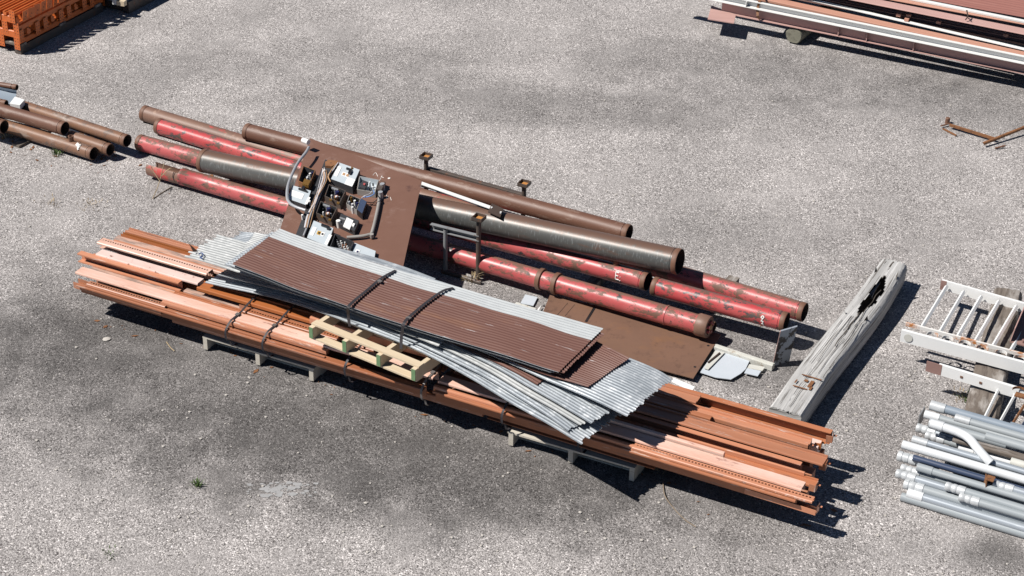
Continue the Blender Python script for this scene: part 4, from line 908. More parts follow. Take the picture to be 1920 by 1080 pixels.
q7 = lambda pts: [(1280+x/7.71, 570+y/7.71) for x, y in pts]
scrap(q7([(480, 668), (250, 985), (480, 1060), (700, 1088), (840, 1005), (910, 940), (970, 815), (612, 695)]), .032, .006, 'sheetgrey', 'large pale blue-grey sheet scrap right of the brown plate')
scrap(q7([(470, 672), (310, 925), (370, 945), (610, 698)]), .046, .005, 'sheetpale', 'flaking off-white strip on top of the blue-grey sheet scrap')
scrap(q7([(530, 695), (360, 835), (375, 845), (548, 708)]), .056, .008, 'bore', 'thin dark bar across the flaking strip beside the brown plate')
scrap(q7([(965, 868), (935, 925), (1150, 965), (1190, 910)]), .032, .006, 'sheetpale', 'small tan scrap behind the little white tile')
scrap(q7([(930, 925), (890, 995), (1085, 1040), (1135, 968)]), .034, .006, 'sheetgrey', 'small white square scrap beyond the large blue-grey sheet')
scrap([(985, 552), (1008, 557), (1000, 573), (976, 568)], .02, .006, 'sheetgrey', 'little blue-grey scrap at the left corner of the brown plate')
scrap([(968, 566), (1005, 578), (995, 592), (955, 580)], .012, .006, 'sheetpale', 'pale scrap between the sheet stack and the brown plate')
scrap([(1010, 577), (1015, 572), (1003, 598), (998, 596)], .03, .006, 'label', 'white sliver along the left edge of the brown plate')
# white rail with a peeling flange plate
a, b_ = W(1341, 648, .055), W(1450, 684, .055)
root = empty('steel_rail', b_*A(1, 1, 0), 'dirty white rail ending in an upright peeling flange plate', 'steel rail')
mb = MB(); mb.prism([(-.025, 0), (-.025, -.05), (.03, -.05), (.03, 0), (.012, 0), (.008, .012), (-.006, .012), (-.01, 0)], a, b_); mb.build('rail', M['sheetpale'], root)
bB0, bB1 = W(1449, 687, .01), W(1468, 689, .01); bT0, bT1 = bB0+A(.03, -.02, .36), bB1+A(.03, -.02, .36)
fn = nrm(np.cross(bB1-bB0, bT0-bB0)); fn = fn if fn[0] > 0 else -fn
bB1 = bB0+nrm(bB1-bB0+A(0, .06, 0))*.17; bT1 = bT0+(bB1-bB0)
mb = MB(); tp = [bB0, bB1, bT1, bT0]; mb.hexa([p+fn*.02 for p in tp], tp); mb.build('flange_plate', M['peeling'], root)
mb = MB(); mb.hexa([bB0+fn*.022-(bB1-bB0)*.03, bB0-fn*.004-(bB1-bB0)*.03, bT0-fn*.004-(bB1-bB0)*.03, bT0+fn*.022-(bB1-bB0)*.03], [bB0+fn*.022, bB0-fn*.004, bT0-fn*.004, bT0+fn*.022]); mb.build('plate_edge', M['beampink'], root)

# ------------------------------------------------------------------ big timber
def timber():
    a = lerp(W(1440, 766, .22), W(1500, 789, .18), .5); b = lerp(W(1652, 490, .2), W(1700, 506, .2), .5)
    a = a*A(1, 1, 0); b = b*A(1, 1, 0); d = nrm(b-a); n = A(-d[1], d[0], 0); L = np.linalg.norm(b-a); mb = MB()
    root = empty('timber_beam', (a+b)/2, 'huge weathered silver-grey timber with a rotted dark cavity near its far end', 'timber')
    rg = np.random.RandomState(4); NU, NV = 200, 72; P = np.zeros((NU+1, NV, 3)); UV = np.zeros((NU+1, NV+1, 2)); keep = np.ones((NU, NV), bool)
    ph = rg.rand(8)*6
    for i in range(NU+1):
        t = i/NU; w = .275*(1+.05*sin(3*t+ph[0])-.12*t**3); h = .235*(1+.05*sin(4*t+ph[1])); rr = .035+.06*t**2
        cx = .015*sin(2.2*t*pi+ph[2])
        for j in range(NV):
            q = j/NV*2*pi; c, s = cos(q), sin(q); e = 6.5-2.6*t
            k = (abs(c)**e+abs(s)**e)**(-1/e); x = w/2*c*k; y = h/2*s*k
            g = .0018*sin(j*2.9+ph[3]+.7*sin(t*9))+.0014*sin(j*5.3+ph[4]+t*3)+.0025*(rg.rand()-.5)+.004*sin(q*3+t*7)
            x += g*c; y += g*s
            if s > .5 and abs(c) < .6: y -= max(0, .0035*sin(j*1.9+1.2*sin(t*4)))
            tt = t*L+(.012*sin(j*2.3)+.012*rg.rand() if i in (0, NU) else 0)
            P[i, j] = a+d*tt+n*(x+cx)+Z3*(y+h/2+.006); UV[i, j] = (t*L, q*.13)
        UV[i, NV] = (t*L, 2*pi*.13)
    b0 = len(mb.v); mb.v += [tuple(p) for p in P.reshape(-1, 3)]
    hole = {}
    for i in range(NU):
        for j in range(NV):
            t = (i+.5)/NU; q = (j+.5)/NV*2*pi
            # cavity on the top face, jagged outline
            cc = cos(q); ins = .62 < t < .895 and sin(q) > .3 and abs(cc+.08-.05*sin(t*23)) < .36*(1-((t-.76)/.14)**2*.85)+.035*sin(t*60+j*.7)
            jj = (j+1) % NV; f = (b0+i*NV+j, b0+i*NV+jj, b0+(i+1)*NV+jj, b0+(i+1)*NV+j)
            if ins: hole[(i, j)] = f; continue
            mb.f.append(f[::-1]); mb.uv.append([tuple(UV[i, j]), tuple(UV[i, j+1]), tuple(UV[i+1, j+1]), tuple(UV[i+1, j])][::-1]); mb.mi.append(0)
    mb.face(list(P[0]), [(p[0], p[2]) for p in P[0]], 0); mb.face(list(P[-1][::-1]), [(p[0], p[2]) for p in P[-1]], 0)
    body = mb.build('log_body', M['timber'], root, smooth=40)
    # inside of the cavity
    mb = MB(); G = []
    for i in range(13):
        t = .60+.31*i/12; row = []
        for j in range(9):
            x = -.105+.21*j/8; y = .055+.03*rg.rand()+.11*(abs(x)/.105)**4+(.12 if i in (0, 12) else 0)
            row.append(a+d*t*L+n*(x-.01)+Z3*y)
        G.append(row)
    mb.grid(G); mb.build('rotted_cavity', M['rot'], root, smooth=60)
    mb = MB()
    for k in range(10):
        t = .64+.23*rg.rand(); x = -.09+.16*rg.rand(); c = a+d*t*L+n*x+Z3*.17
        mb.box(c, (.10+.1*rg.rand(), .008, .02), (nrm(d+n*.3*(rg.rand()-.5)+Z3*.5*(rg.rand()-.5)), nrm(n+Z3*.3), Z3))
    mb.build('splinters', M['timber'], root)
    mb = MB()     # long split running out of the cavity to the ragged far end
    for x0_, w_, t0_, t1_ in ((.0, .014, .875, .995), (-.055, .006, .60, .80), (.06, .006, .86, .985), (-.02, .007, .40, .63)):
        mb.ribbon([a+d*(t_*L)+n*(x0_+.006*sin(t_*60))+Z3*(.2425+.004*sin(t_*20)) for t_ in np.linspace(t0_, t1_, 12)], w_, .002, side=n)
    mb.build('long_split', M['rot'], root)
    # rusty stain marks of an old plate at the near end
    mb = MB()
    for (u, v, su, sv) in ((.56, .02, .012, .17), (.44, -.07, .05, .012), (.37, -.01, .012, .12), (.46, .05, .10, .03), (.49, .0, .03, .03), (.40, .07, .05, .02)):
        c = a+d*u+n*(-v)+Z3*.2435; mb.box(c, (su, sv, .003), (d, n, Z3))
    mb.build('rust_stain', M['rusty'], root)
    # long drying cracks
    mb = MB()
    for k in range(16):
        t0_ = rg.rand()*.8; ln = .25+.7*rg.rand(); x = -.11+.2*rg.rand()
        if t0_+ln/L > .6: ln = max(.08, (.6-t0_)*L)
        if t0_ > .58: continue
        pts = [a+d*(t0_*L+ln*s_/9)+n*(x+(.004*sin(s_*.7+k)))+Z3*.2415 for s_ in range(10)]
        mb.ribbon(pts, .0022+.0025*rg.rand(), .002, side=n)
    mb.build('drying_cracks', M['rot'], root)
timber()

# ------------------------------------------------------------------ ladders on a sleeper
zl = .22
def rung_bar(root, p, q, m='ladder', r=.018):
    mb = MB(); mb.prism([(-r, 0), (0, -r), (r, 0), (0, r)], p, q); mb.build('rung', M[m], root)
# upper ladder
a, b_ = W(1690, 619, zl+.11), W(1990, 699, zl+.11); f0, f1_ = W(1765, 526, zl+.05), W(2060, 609, zl+.05)
root = empty('steel_ladder', (a+f0)/2*A(1, 1, 0)+Z3*.2, 'white painted steel ladder with rust-stained ring brackets lying on the sleeper', 'ladder')
mb = MB(); mb.prism([(0, 0), (0, -.11), (.006, -.11), (.006, 0)], a, b_); mb.prism([(.0065, 0), (.03, 0), (.03, -.005), (.0065, -.005)], a, b_); mb.build('side_rail', M['ladder'], root)
c_ = W(1697, 605, zl+.11); d_ = c_+(b_-a)
mb = MB(); mb.prism([(0, 0), (0, -.03), (.005, -.03), (.005, 0)], c_, d_); mb.prism([(0.006, 0), (.02, 0), (.02, -.004), (.006, -.004)], c_, d_); mb.build('bracket_rail', M['ladderrust'], root)
dl = nrm(b_-a); nl = np.cross(Z3, dl)
for px in (1748, 1776, 1808, 1841, 1876, 1911, 1946):
    c = lerp(W(px, 628+(px-1740)*.27, zl+.11), W(px, 628+(px-1740)*.27, zl+.11), .5); tt = (c-a)@dl; c = a+dl*tt+nl*.04
    mb = MB(); pts = [c+dl*.05*cos(q)+nl*.05*sin(q) for q in np.linspace(-.1, pi+.1, 9)]; mb.ribbon(pts, .028, .004, side=Z3); mb.build('ring_bracket', M['ladderrust'], root)
mb = MB(); mb.prism([(0, 0), (0, -.09), (.006, -.09), (.006, 0)], f0+dl*.05, f1_); mb.prism([(.0065, 0), (.03, 0), (.03, -.005), (.0065, -.005)], f0, f1_); mb.build('side_rail', M['ladder'], root)
mb = MB(); mb.prism([(-.002, 0.001), (-.002, -.091), (.007, -.091), (.007, .001)], f0-dl*.002, f0+dl*.05); mb.build('rusty_end', M['beambrown'], root)
for px, py, qx, qy in ((1775, 537, 1729, 613), (1807, 547, 1763, 622), (1840, 556, 1796, 631), (1873, 565, 1829, 640), (1906, 574, 1862, 649), (1939, 583, 1895, 658)):
    rung_bar(root, W(px, py, zl+.02), W(qx, qy, zl+.06))
mb = MB(); c = W(1703, 633, zl+.06)-nl*.0; t = (c-a)@dl; c = a+dl*t-nl*.0035-Z3*.055; mb.lathe(c, c-nl, [(0, .036), (.003, .036), (.003, .001)], 18); mb.build('grey_patch', M['sheetpale'], root)
# brown box section at the right edge
bx = empty('steel_channel', W(1900, 650)*A(1, 1, 0)+Z3*.24, 'brown steel channel stub standing on the ladder at the right edge', 'steel channel')
mb = MB(); p = [W(1893, 640, zl+.06), W(1921, 575, zl+.06), W(1990, 595, zl+.06), W(1962, 660, zl+.06)]; mb.hexa(p, [q-Z3*.01 for q in p])
mb.build('base_plate', M['beambrown'], bx)
mb = MB(); up_ = A(.02, .0, .13); mb.hexa([p[0]+up_, p[1]+up_, p[1]+up_+dl*.008, p[0]+up_+dl*.008], [p[0]+Z3*.001, p[1]+Z3*.001, p[1]+dl*.008+Z3*.001, p[0]+dl*.008+Z3*.001]); mb.build('upright_flange', M['beampink'], bx)
mb = MB(); c = W(1919, 641, zl+.065); mb.lathe(c, c+Z3, [(0, .016), (.02, .016), (.02, .001)], 6); mb.build('bolt', M['beambrown'], bx)
# lower ladder
a, b_ = W(1738, 677, zl+.10), W(1990, 753, zl+.10)
root = empty('steel_ladder', a*A(1, 1, 0)+Z3*.2, 'second white ladder with a brown rusty end plate, nearer the grey pipes', 'ladder', )
dl = nrm(b_-a); nl = np.cross(Z3, dl)
mb = MB(); mb.prism([(0, 0), (0, -.095), (.006, -.095), (.006, 0)], a+dl*.13, b_); mb.prism([(.0065, 0), (.03, 0), (.03, -.005), (.0065, -.005)], a+dl*.1, b_); mb.build('side_rail', M['ladder'], root)
mb = MB(); mb.prism([(-.002, .001), (-.002, -.096), (.007, -.096), (.007, .001)], a, a+dl*.13); mb.build('rusty_end', M['beambrown'], root)
for t in (.30, .46):
    mb = MB(); mb.box(a+dl*t-nl*.002-Z3*.05, (.022, .006, .018), (dl, nl, Z3)); mb.build('bolt', M['rim'], root)
for px, py, qx, qy in ((1876, 722, 1843, 790), (1905, 737, 1870, 800)): rung_bar(root, W(px, py, zl+.03), W(qx, qy, zl+.02), r=.012)
rung_bar(root, W(1930, 745, zl+.03), W(1895, 800, zl+.02), 'rusty', .011); rung_bar(root, W(1950, 750, zl+.03), W(1912, 805, zl+.02), 'navypipe', .011)
mb = MB(); mb.box(W(1915, 742, zl+.11), (.10, .06, .012), (dl, nl, Z3)); mb.build('hook_bracket', M['rusty'], root)
mb = MB(); c = W(1912, 733, zl+.12); mb.ribbon([c+dl*.06*cos(q)+nl*.05*sin(q) for q in np.linspace(0, pi, 9)], .02, .004, side=Z3); mb.build('hook', M['rusty'], root)
# sleeper
def sleeper():
    a = W(1826, 850)*A(1, 1, 0); b = W(1885, 578)*A(1, 1, 0); a2 = a; d = nrm(b-a); n = A(-d[1], d[0], 0); L = np.linalg.norm(b-a)
    mb = MB(); rg = np.random.RandomState(9); NU, NV = 50, 28; P = np.zeros((NU+1, NV, 3)); UV = np.zeros((NU+1, NV+1, 2))
    for i in range(NU+1):
        t = i/NU
        for j in range(NV):
            q = j/NV*2*pi; c, s = cos(q), sin(q); k = (abs(c)**6+abs(s)**6)**(-1/6); x = .13*c*k*(1+.05*sin(5*t)); y = .095*s*k
            g = .004*sin(j*4.4+2*sin(t*7))+.005*(rg.rand()-.5); tt = t*L+(.015*rg.rand() if i in (0, NU) else 0)
            P[i, j] = a+d*tt+n*(x+g*c)+Z3*(y+g*s+.10); UV[i, j] = (t*L, q*.11)
        UV[i, NV] = (t*L, 2*pi*.11)
    mb.grid(P, UV, closed=True, flip=True); mb.face(list(P[0]), [(p[0], p[2]) for p in P[0]]); mb.face(list(P[-1][::-1]), [(p[0], p[2]) for p in P[-1]])
    tag(mb.build('railway_sleeper', M['tie'], smooth=40), 'weathered brown wooden sleeper carrying the two white ladders', 'sleeper')
sleeper()

# ------------------------------------------------------------------ galvanised pipe bundle, lower right
GG = 'grey and white pipes in the bundle at the right edge'
GD = nrm(W(1895, 802, .25)-W(1747, 760, .25))
def gp(x, y, z, r, m, lb, s1=(1990, None), end=None, fit=None, length=None, plug=True, x1=None, y1=None):
    r *= 1.14; p0 = W(x, y, z)
    if x1 is not None: p1 = W(x1, y1, z)
    else: p1 = p0+GD*(length or 2.2)
    root = empty('conduit_pipe', p0*A(1, 1, 0)+Z3*(z-r), lb, 'pipe', GG); L = np.linalg.norm(p1-p0); d = nrm(p1-p0)
    mb = MB(); mb.lathe(p0, p1, [(.02, r-.005), (0, r-.005), (0, r)]+[(L*i/5, r) for i in range(1, 5)]+[(L, r), (L, r-.005), (L-.02, r-.005)], 20); mb.build('pipe_wall', M[m], root, smooth=50)
    for pf in ([(.05, .0005), (.02, r-.006), (.019, r-.005)], [(L-.019, r-.005), (L-.02, r-.006), (L-.05, .0005)]):
        mb = MB(); mb.lathe(p0, p1, pf, 16); mb.build('bore', M['bore'], root, smooth=50)
    if fit == 'coupling':
        mb = MB(); q = p0-d*.07
        mb.lathe(q, p1, [(0, r*.8), (0, r*1.02), (.01, r*1.13), (.035, r*1.13), (.04, r*1.02), (.055, r*1.02), (.06, r*1.13), (.085, r*1.13), (.09, r*1.03), (.10, r*1.16), (.15, r*1.16), (.155, r)], 18); mb.build('coupling', M['galvlight'], root, smooth=35)
    if fit == 'sleeve':
        mb = MB(); mb.lathe(p0-d*.01, p1, [(0, r*.8), (0, r*1.15), (.12, r*1.15), (.123, r)], 18); mb.build('sleeve', M['whitepipe' if int(x) % 4 == 0 else 'galvlight' if int(x) % 2 else 'greypvc'], root, smooth=35)
    return root
gp(1747, 760, .30, .031, 'bluegrey', 'dusty blue-grey pipe along the top edge of the right bundle', fit='sleeve', length=.75)
gp(1893, 800, .27, .036, 'bluegrey', 'blue-grey pipe end continuing the top row off the right edge', length=1.2)
gp(1736, 777, .25, .026, 'greypvc', 'grey plastic pipe second from the top of the right bundle', fit='sleeve')
gp(1793, 784, .285, .026, 'greypvc', 'grey pipe with small white stickers near the top of the right bundle', fit='sleeve')
gp(1745, 793, .27, .030, 'greypvc', 'broad grey plastic pipe under the white bend', fit='sleeve', length=.6)
gp(1848, 818, .29, .031, 'greypvc', 'grey pipe with a white label starting mid-bundle at the right edge')
gp(1735, 806, .20, .028, 'galvpipe', 'galvanised pipe with ribbed fitting left of the white bend', fit='coupling', length=.7)
gp(1752, 820, .20, .026, 'greypvc', 'short grey pipe with stacked collars under the wooden plank', fit='coupling', length=.5)
gp(1800, 840, .20, .024, 'whitepipe', 'thin white pipe passing under the white bend', fit='sleeve', length=.9)
gp(1895, 866, .25, .032, 'sheetpale', 'mottled cream pipe end at the right edge of the bundle', length=1.2)
gp(1713, 824, .27, .024, 'galvpipe', 'shiny galvanised pipe across the middle of the right bundle', fit='sleeve')
gp(1692, 833, .25, .030, 'whitepipe', 'white square-cut pipe with a bracket clip across the middle of the right bundle')
gp(1700, 859, .19, .032, 'whitepipe', 'stubby white plug fitting at the left ends of the bundle', fit='coupling', length=.25)
gp(1712, 858, .235, .022, 'navypipe', 'dark navy pipe in the middle of the right bundle')
gp(1722, 876, .22, .025, 'greypvc', 'plain grey pipe directly below the navy pipe', fit='sleeve')
gp(1706, 882, .155, .026, 'greypvc', 'grey pipe with a three-ring white collar at its left end', fit='coupling', length=1.2)
gp(1697, 892, .15, .027, 'galvpipe', 'galvanised threaded pipe sticking out furthest left low in the bundle', fit='coupling')
gp(1790, 916, .19, .027, 'greypvc', 'grey pipe with a white ribbed coupling starting mid-bundle', fit='coupling')
gp(1816, 936, .165, .026, 'greypvc', 'grey pipe with a riveted sleeve low in the right bundle', fit='coupling')
gp(1712, 912, .11, .030, 'greypvc', 'thick grey pipe with a white ring collar near the bottom', fit='coupling')
gp(1704, 925, .07, .030, 'galvpipe', 'bright galvanised pipe, second lowest in the right bundle', fit='sleeve')
gp(1690, 931, .032, .030, 'greypvc', 'shaded grey pipe lying on the ground at the front of the right bundle')
gp(1880, 912, .245, .025, 'galvpipe', 'galvanised pipe end with an oval fitting right of the rusty clip', fit='coupling', length=1.2)
for k, (n_, z_) in enumerate(((.15, .035), (.28, .035), (.42, .035), (.55, .035), (.22, .095), (.36, .095), (.50, .095), (.30, .15), (.44, .15))):
    c = W(1705, 925)+nrm(A(-GD[1], GD[0], 0))*n_+Z3*z_+GD*(.12+.05*(k % 3))
    root = empty('conduit_pipe', c*A(1, 1, 0), 'grey pipe buried inside the right bundle', 'pipe', 'grey pipes buried inside the right bundle')
    mb = MB(); mb.lathe(c, c+GD, [(0, .001), (0, .03), (2.2, .03), (2.2, .001)], 14); mb.build('pipe_wall', M['greypvc'], root, smooth=50)
# white bend
root = empty('pipe_bend', W(1800, 830)*A(1, 1, 0)+Z3*.3, 'white plastic pipe bend curving over the right bundle', 'pipe bend')
P = np.array(pxs((1752, 796, .345), (1775, 803, .345), (1800, 812, .345), (1818, 823, .34), (1832, 840, .33), (1848, 858, .31), (1858, 868, .29)))
mb = MB(); mb.tube([cr(P, t) for t in np.linspace(0, 6, 40)], .034, 18); mb.build('bend_tube', M['whitepipe'], root, smooth=60)
mb = MB(); d = nrm(P[1]-P[0]); mb.lathe(P[0]-d*.03, P[0]+d, [(0, .03), (0, .038), (.10, .038), (.102, .034)], 18); mb.build('socket', M['whitepipe'], root, smooth=35)
# plank and steel bits in the bundle
a, b_ = W(1786, 823, .285), W(1960, 872, .285); mb = MB(); mb.prism(rbox(.07, .03, .004), a, b_); tag(mb.build('wood_plank', M['tie'], smooth=30), 'narrow weathered plank with a reddish end among the right-hand pipes', 'plank')
mb = MB(); c = W(1848, 903, .26); d = GD; n = A(-d[1], d[0], 0); mb.box(c, (.006, .08, .09), (nrm(d+n*.4), nrm(n-d*.4), Z3)); mb.box(c+d*.03+Z3*.04, (.06, .07, .006), (d, n, Z3)); tag(mb.build('steel_clip', M['rusty']), 'rusty steel angle clip wedged between the right-hand pipes', 'steel clip')
mb = MB(); c = W(1727, 783, .20); mb.box(c, (.008, .15, .13), (GD, n, Z3)); tag(mb.build('steel_clip', M['greysteel']), 'dark grey square plate at the left end of the top right-hand pipes', 'steel plate')

# ------------------------------------------------------------------ steel stack, top right
WG = 'painted steel members in the top right stack'
def member(prof, x0, y0, x1, y1, z, m, lb, ext=(0, .9), name='steel_beam', z1=None, par=None):
    a = W(x0, y0, z); b = W(x1, y1, z if z1 is None else z1); d = nrm(b-a); mb = MB(); mb.prism(prof, a-d*ext[0], b+d*ext[1])
    o = mb.build(name, M[m], par)
    return tag(o, lb, 'steel beam', WG), a, d
# I-beam with end plate at the bottom front
ib = [(0, 0), (.10, 0), (.10, .008), (.055, .008), (.055, .127), (.10, .127), (.10, .135), (0, .135), (0, .127), (.047, .127), (.047, .008), (0, .008)]
a = W(1365, 27, .21); b_ = W(1700, 95, .21); d = nrm(b_-a); n = np.cross(Z3, d)
root = empty('steel_beam', a*A(1, 1, 0)+Z3*.2, 'brown-pink steel I-beam with a wide end plate, lowest at the front of the stack', 'steel beam', WG)
mb = MB(); mb.prism(ib[::-1], a-d*.1, b_+d*2.2); mb.build('web_and_flanges', M['beampink'], root)
mb = MB(); q = [(1334, 10), (1327, 35), (1376, 43), (1380, 27), (1345, 14)]; tp = [W(x, y, .222) for x, y in q]; mb.hexa(tp, [p-Z3*.012 for p in tp]); ep = mb.build('end_plate', M['beampink'], root)
for x, y in ((1337, 16), (1349, 18.5)):
    mb = MB(); c = W(x, y, .2222); mb.lathe(c, c+Z3, [(0, .012), (.0015, .012), (.0015, .0005)], 12); mb.build('bolt_hole', M['black'], ep)
for px in (1571, 1624, 1712):
    t = (W(px, 42+(px-1440)*.2, .21)-a)@d; mb = MB(); mb.box(a+d*t+n*.025+Z3*.068, (.008, .044, .118), (d, n, Z3)); mb.build('stiffener', M['beampink'], root)
# white channel
wc = [(0, 0), (.075, 0), (.075, .075), (.03, .075), (.03, .069), (.069, .069), (.069, .006), (0, .006)]
o, a, d = member(wc[::-1], 1290, -8, 1700, 76, .350, 'beamwhite', 'white painted channel with a bluish shaded web, second from the front of the stack', ext=(.2, 2.2)); n = np.cross(Z3, d)
for px in (1403,):
    t = (W(px, 8, .36)-a)@d; mb = MB(); mb.box(a+d*t+n*.035+Z3*.0375, (.008, .060, .060), (d, n, Z3)); q = mb.build('stiffener', M['beamwhite']); q.parent = o; q.location = q.location-o.location
member(rbox(.13, .035), 1370, -15, 1700, 57, .39, 'beamsalmon', 'flat salmon pink steel plank behind the white channel', ext=(.5, 2.2))
member([(0, 0), (.045, 0), (.045, .014), (.039, .014), (.039, .006), (0, .006)][::-1], 1470, -10, 1700, 43.5, .405, 'beamwhite', 'thin white angle third row back, stained brown along its edge', ext=(.5, 2.2))
member(cfront(.05, .055, .006), 1560, 2, 1700, 30, .43, 'beambrown', 'brown channel with a dark open front in the middle of the stack', ext=(1.2, 2.2))
member(cfront(.05, .05, .006), 1570, .5, 1700, 26.5, .44, 'beambrown', 'narrow brown channel just behind the dark open one', ext=(1.2, 2.2))
member(lipc(.16, .07, .012), 1600, -.5, 1700, 19.5, .55, 'beampink', 'wide pale pink steel member high at the back of the stack', ext=(1.0, 2.2))
member(lipc(.08, .05, .012), 1600, -14.5, 1700, 4, .57, 'beamsalmon', 'narrow salmon member behind the wide pale pink one', ext=(1.0, 2.2))
member(rbox(.05, .03), 1600, -25, 1729, 1, .60, 'beamwhite', 'white strip along the front edge of the red-brown roofing', ext=(.8, 2.2))
member(rbox(.40, .05), 1600, 14, 1700, 34, .29, 'beambrown', 'brown member hidden low in the stack', ext=(1.4, 2.0))
member(rbox(.45, .09), 1560, -14, 1700, 13, .34, 'beambrown', 'broad brown base member under the back of the stack', ext=(1.4, 2.2))
for px, py, zz in ((1685, 28, .45), (1704, 29, .45), (1760, 42, .45), (1886, 66, .45), (1700, 37, .43)):
    mb = MB(); mb.box(W(px, py, zz), (.05, .035, .03), (d, n, Z3)); tag(mb.build('weld_lug', M['beamsalmon']), 'small pinkish weld lug on the stacked steel', 'lug', 'weld lugs on the stacked steel')
a = W(1735, -1, .60); b_ = W(1925, 35, .60); d = nrm(b_-a); n = np.cross(Z3, d)
sn = [a-d*1.5, a+d*1., a+d*3.2]; sheet(sn, [p+n*.95+Z3*.01 for p in sn], 'roofred', 'red-brown ribbed roofing sheet on the back of the steel stack', nc=14, amp=.006, nu=6)['group'] = WG
# thin stray pieces on the stack
mb = MB(); c = W(1812, 34, .575); mb.tube([c-A(.02, .05, .0), c+A(.01, -.02, .03), c+A(.0, .04, .08)], .008, 6); mb.tube([c+A(.02, .0, .0), c+A(.03, -.06, .01)], .006, 6); tag(mb.build('bent_rod', M['bore']), 'dark bent rod stub on the stacked pink steel', 'steel rod')
a = W(1880, 118, .20); b_ = W(1975, 140, .20); mb = MB(); mb.prism(rbox(.12, .05), a, b_); tag(mb.build('steel_beam', M['beamwhite']), 'short bright white beam end at the front right edge of the stack', 'steel beam', WG)
mb = MB(); mb.ribbon(pxs((1424, 36, .222), (1420, 30, .28), (1421, 14, .36), (1424, 2, .44), (1432, -12, .45)), .03, .002, side=d); tag(mb.build('steel_strap', M['rusty']), 'rusty orange strap round the left end of the steel stack', 'strap')
# log bearer
c = W(1486, 83)*A(1, 1, 0); dlog = nrm(A(.52, .85, 0)); mb = MB(); rg = np.random.RandomState(3); P = []
for i, t in enumerate((0, .012, .3, .7, 1.2)):
    rr = .092 if i else .085
    P.append([c+dlog*t+A(-dlog[1], dlog[0], 0)*(rr*1.12*cos(q)*(1+.06*sin(3*q)))+Z3*(.1+rr*sin(q)*(1-.06*cos(4*q))) for q in np.arange(18)*2*pi/18])
mb.grid(P, closed=True, flip=True); mb.face(P[0]); tag(mb.build('log_bearer', M['logend'], smooth=45), 'short mossy grey log under the steel stack', 'log')
c = W(1990, 150)*A(1, 1, 0); mb = MB(); mb.lathe(c, c+dlog, [(0, .001), (0, .1), (1.2, .1), (1.2, .001)], 16); mb.v = [(x, y, z_+.1) for x, y, z_ in mb.v]
tag(mb.build('log_bearer', M['logend'], smooth=45), 'second log bearer just outside the right edge under the steel stack', 'log')

# ------------------------------------------------------------------ orange rack stack, top left
e0, e1_ = W(41, 104), W(196, 22)
SU = nrm(e1_-e0); SV = A(-SU[1], SU[0], 0)     # along the shaded side; towards the left-back
SO = e0+Z3*.0
def S(u, v, z): return SO+SU*u+SV*v+Z3*z
SL = float(np.linalg.norm(e1_-e0)); print('rack len', SL)
RG = 'orange rack beams in the top left stack'
def connector(root, c, du, dv, h=.15, w=.075, m='rack_orange'):
    mb = MB(); mb.box(c, (.006, w, h), (du, dv, Z3)); o = mb.build('end_plate', M[m], root)
    mb = MB()
    for k in (-.35, -.1, .15, .38):
        for s in (-.25, .25): mb.lathe(c+du*.0032+dv*s*w+Z3*k*h, c+du*1.+dv*s*w+Z3*k*h, [(0, .006), (.0006, .006), (.0006, .0003)], 8)
    mb.build('bolt_holes', M['black'], o)
    return o
def rbeam(u0, u1, v, z, w, h, lb, along=True, hooks=True, tilt=0.):
    p0, p1 = (S(u0, v, z), S(u1, v, z)) if along else (S(v, u0, z), S(v, u1, z))
    root = empty('rack_beam', p0*A(1, 1, 0)+Z3*(z-h), lb, 'rack beam', RG); d = nrm(p1-p0); n = np.cross(Z3, d)
    mb = MB(); mb.prism(stepb(w, h, w*.45, h*.3), p0, p1); mb.build('bar', M['rack_orange'], root)
    if hooks:
        for p, sg in ((p0, -1), (p1, 1)): connector(root, p+d*sg*.004+n*w*.4-Z3*(h*.5+.02), d*sg, n)
    return root
# bearers (dark pallet) underneath
root = empty('steel_skid', S(.5, .4, 0), 'dark low skid under the orange rack stack', 'skid')
for v in (.06, .55, 1.05):
    mb = MB(); mb.box(S(SL*.5, v, .05), (SL-.02, .09, .10), (SU, SV, Z3)); mb.build('runner', M['darksteel'], root)
for u in (.05, SL*.5, SL-.1):
    mb = MB(); mb.box(S(u, .6, .115), (.1, 1.2, .028), (SU, SV, Z3)); mb.build('cross_board', M['tie'], root)
z0 = .115
BL_ = ('front orange rack beam at the very bottom of the shaded side', 'bottom orange rack beam one in from the shaded side', 'bottom orange rack beam two in from the shaded side', 'bottom orange rack beam near the left edge of the photo', 'bottom orange rack beam outside the left edge')
for k in range(5): rbeam(.0, SL+.02, .02+k*.22, z0+.085, .06, .085, BL_[k])
for k in range(11): rbeam(.0, 1.15, .05+k*(SL-.10)/10, z0+.165, .055, .078, 'orange cross beam of the second layer seen end-on along the shaded side', along=False, hooks=k % 3 != 1)
for k in range(7): rbeam(.0, SL+.02, .012+k*.16, z0+.255, .05, .088, 'long orange rack beam of the third layer running along the shaded side', hooks=k < 5)
for k in range(12): rbeam(.02, 1.15, .05+k*(SL-.10)/11, z0+.335, .05, .078, 'orange cross beam of the fourth layer seen end-on along the shaded side', along=False, hooks=False)
for k in range(10): rbeam(-.01+.004*(k % 3), SL*.60, .045+k*.105, z0+.385, .045, .048, 'orange bar of the open top row, parallel to its neighbours on the left stack', hooks=k % 2 == 0)
rbeam(.06, 1.2, SL*.61, z0+.50, .16, .11, 'wide flat orange beam lying across the top of the left stack', along=False)
for k in range(4): rbeam(.02, 1.2, SL*.62+.17+k*.12, z0+.48, .06, .13, 'orange cross beam of the top layer at the rear of the left stack', along=False)
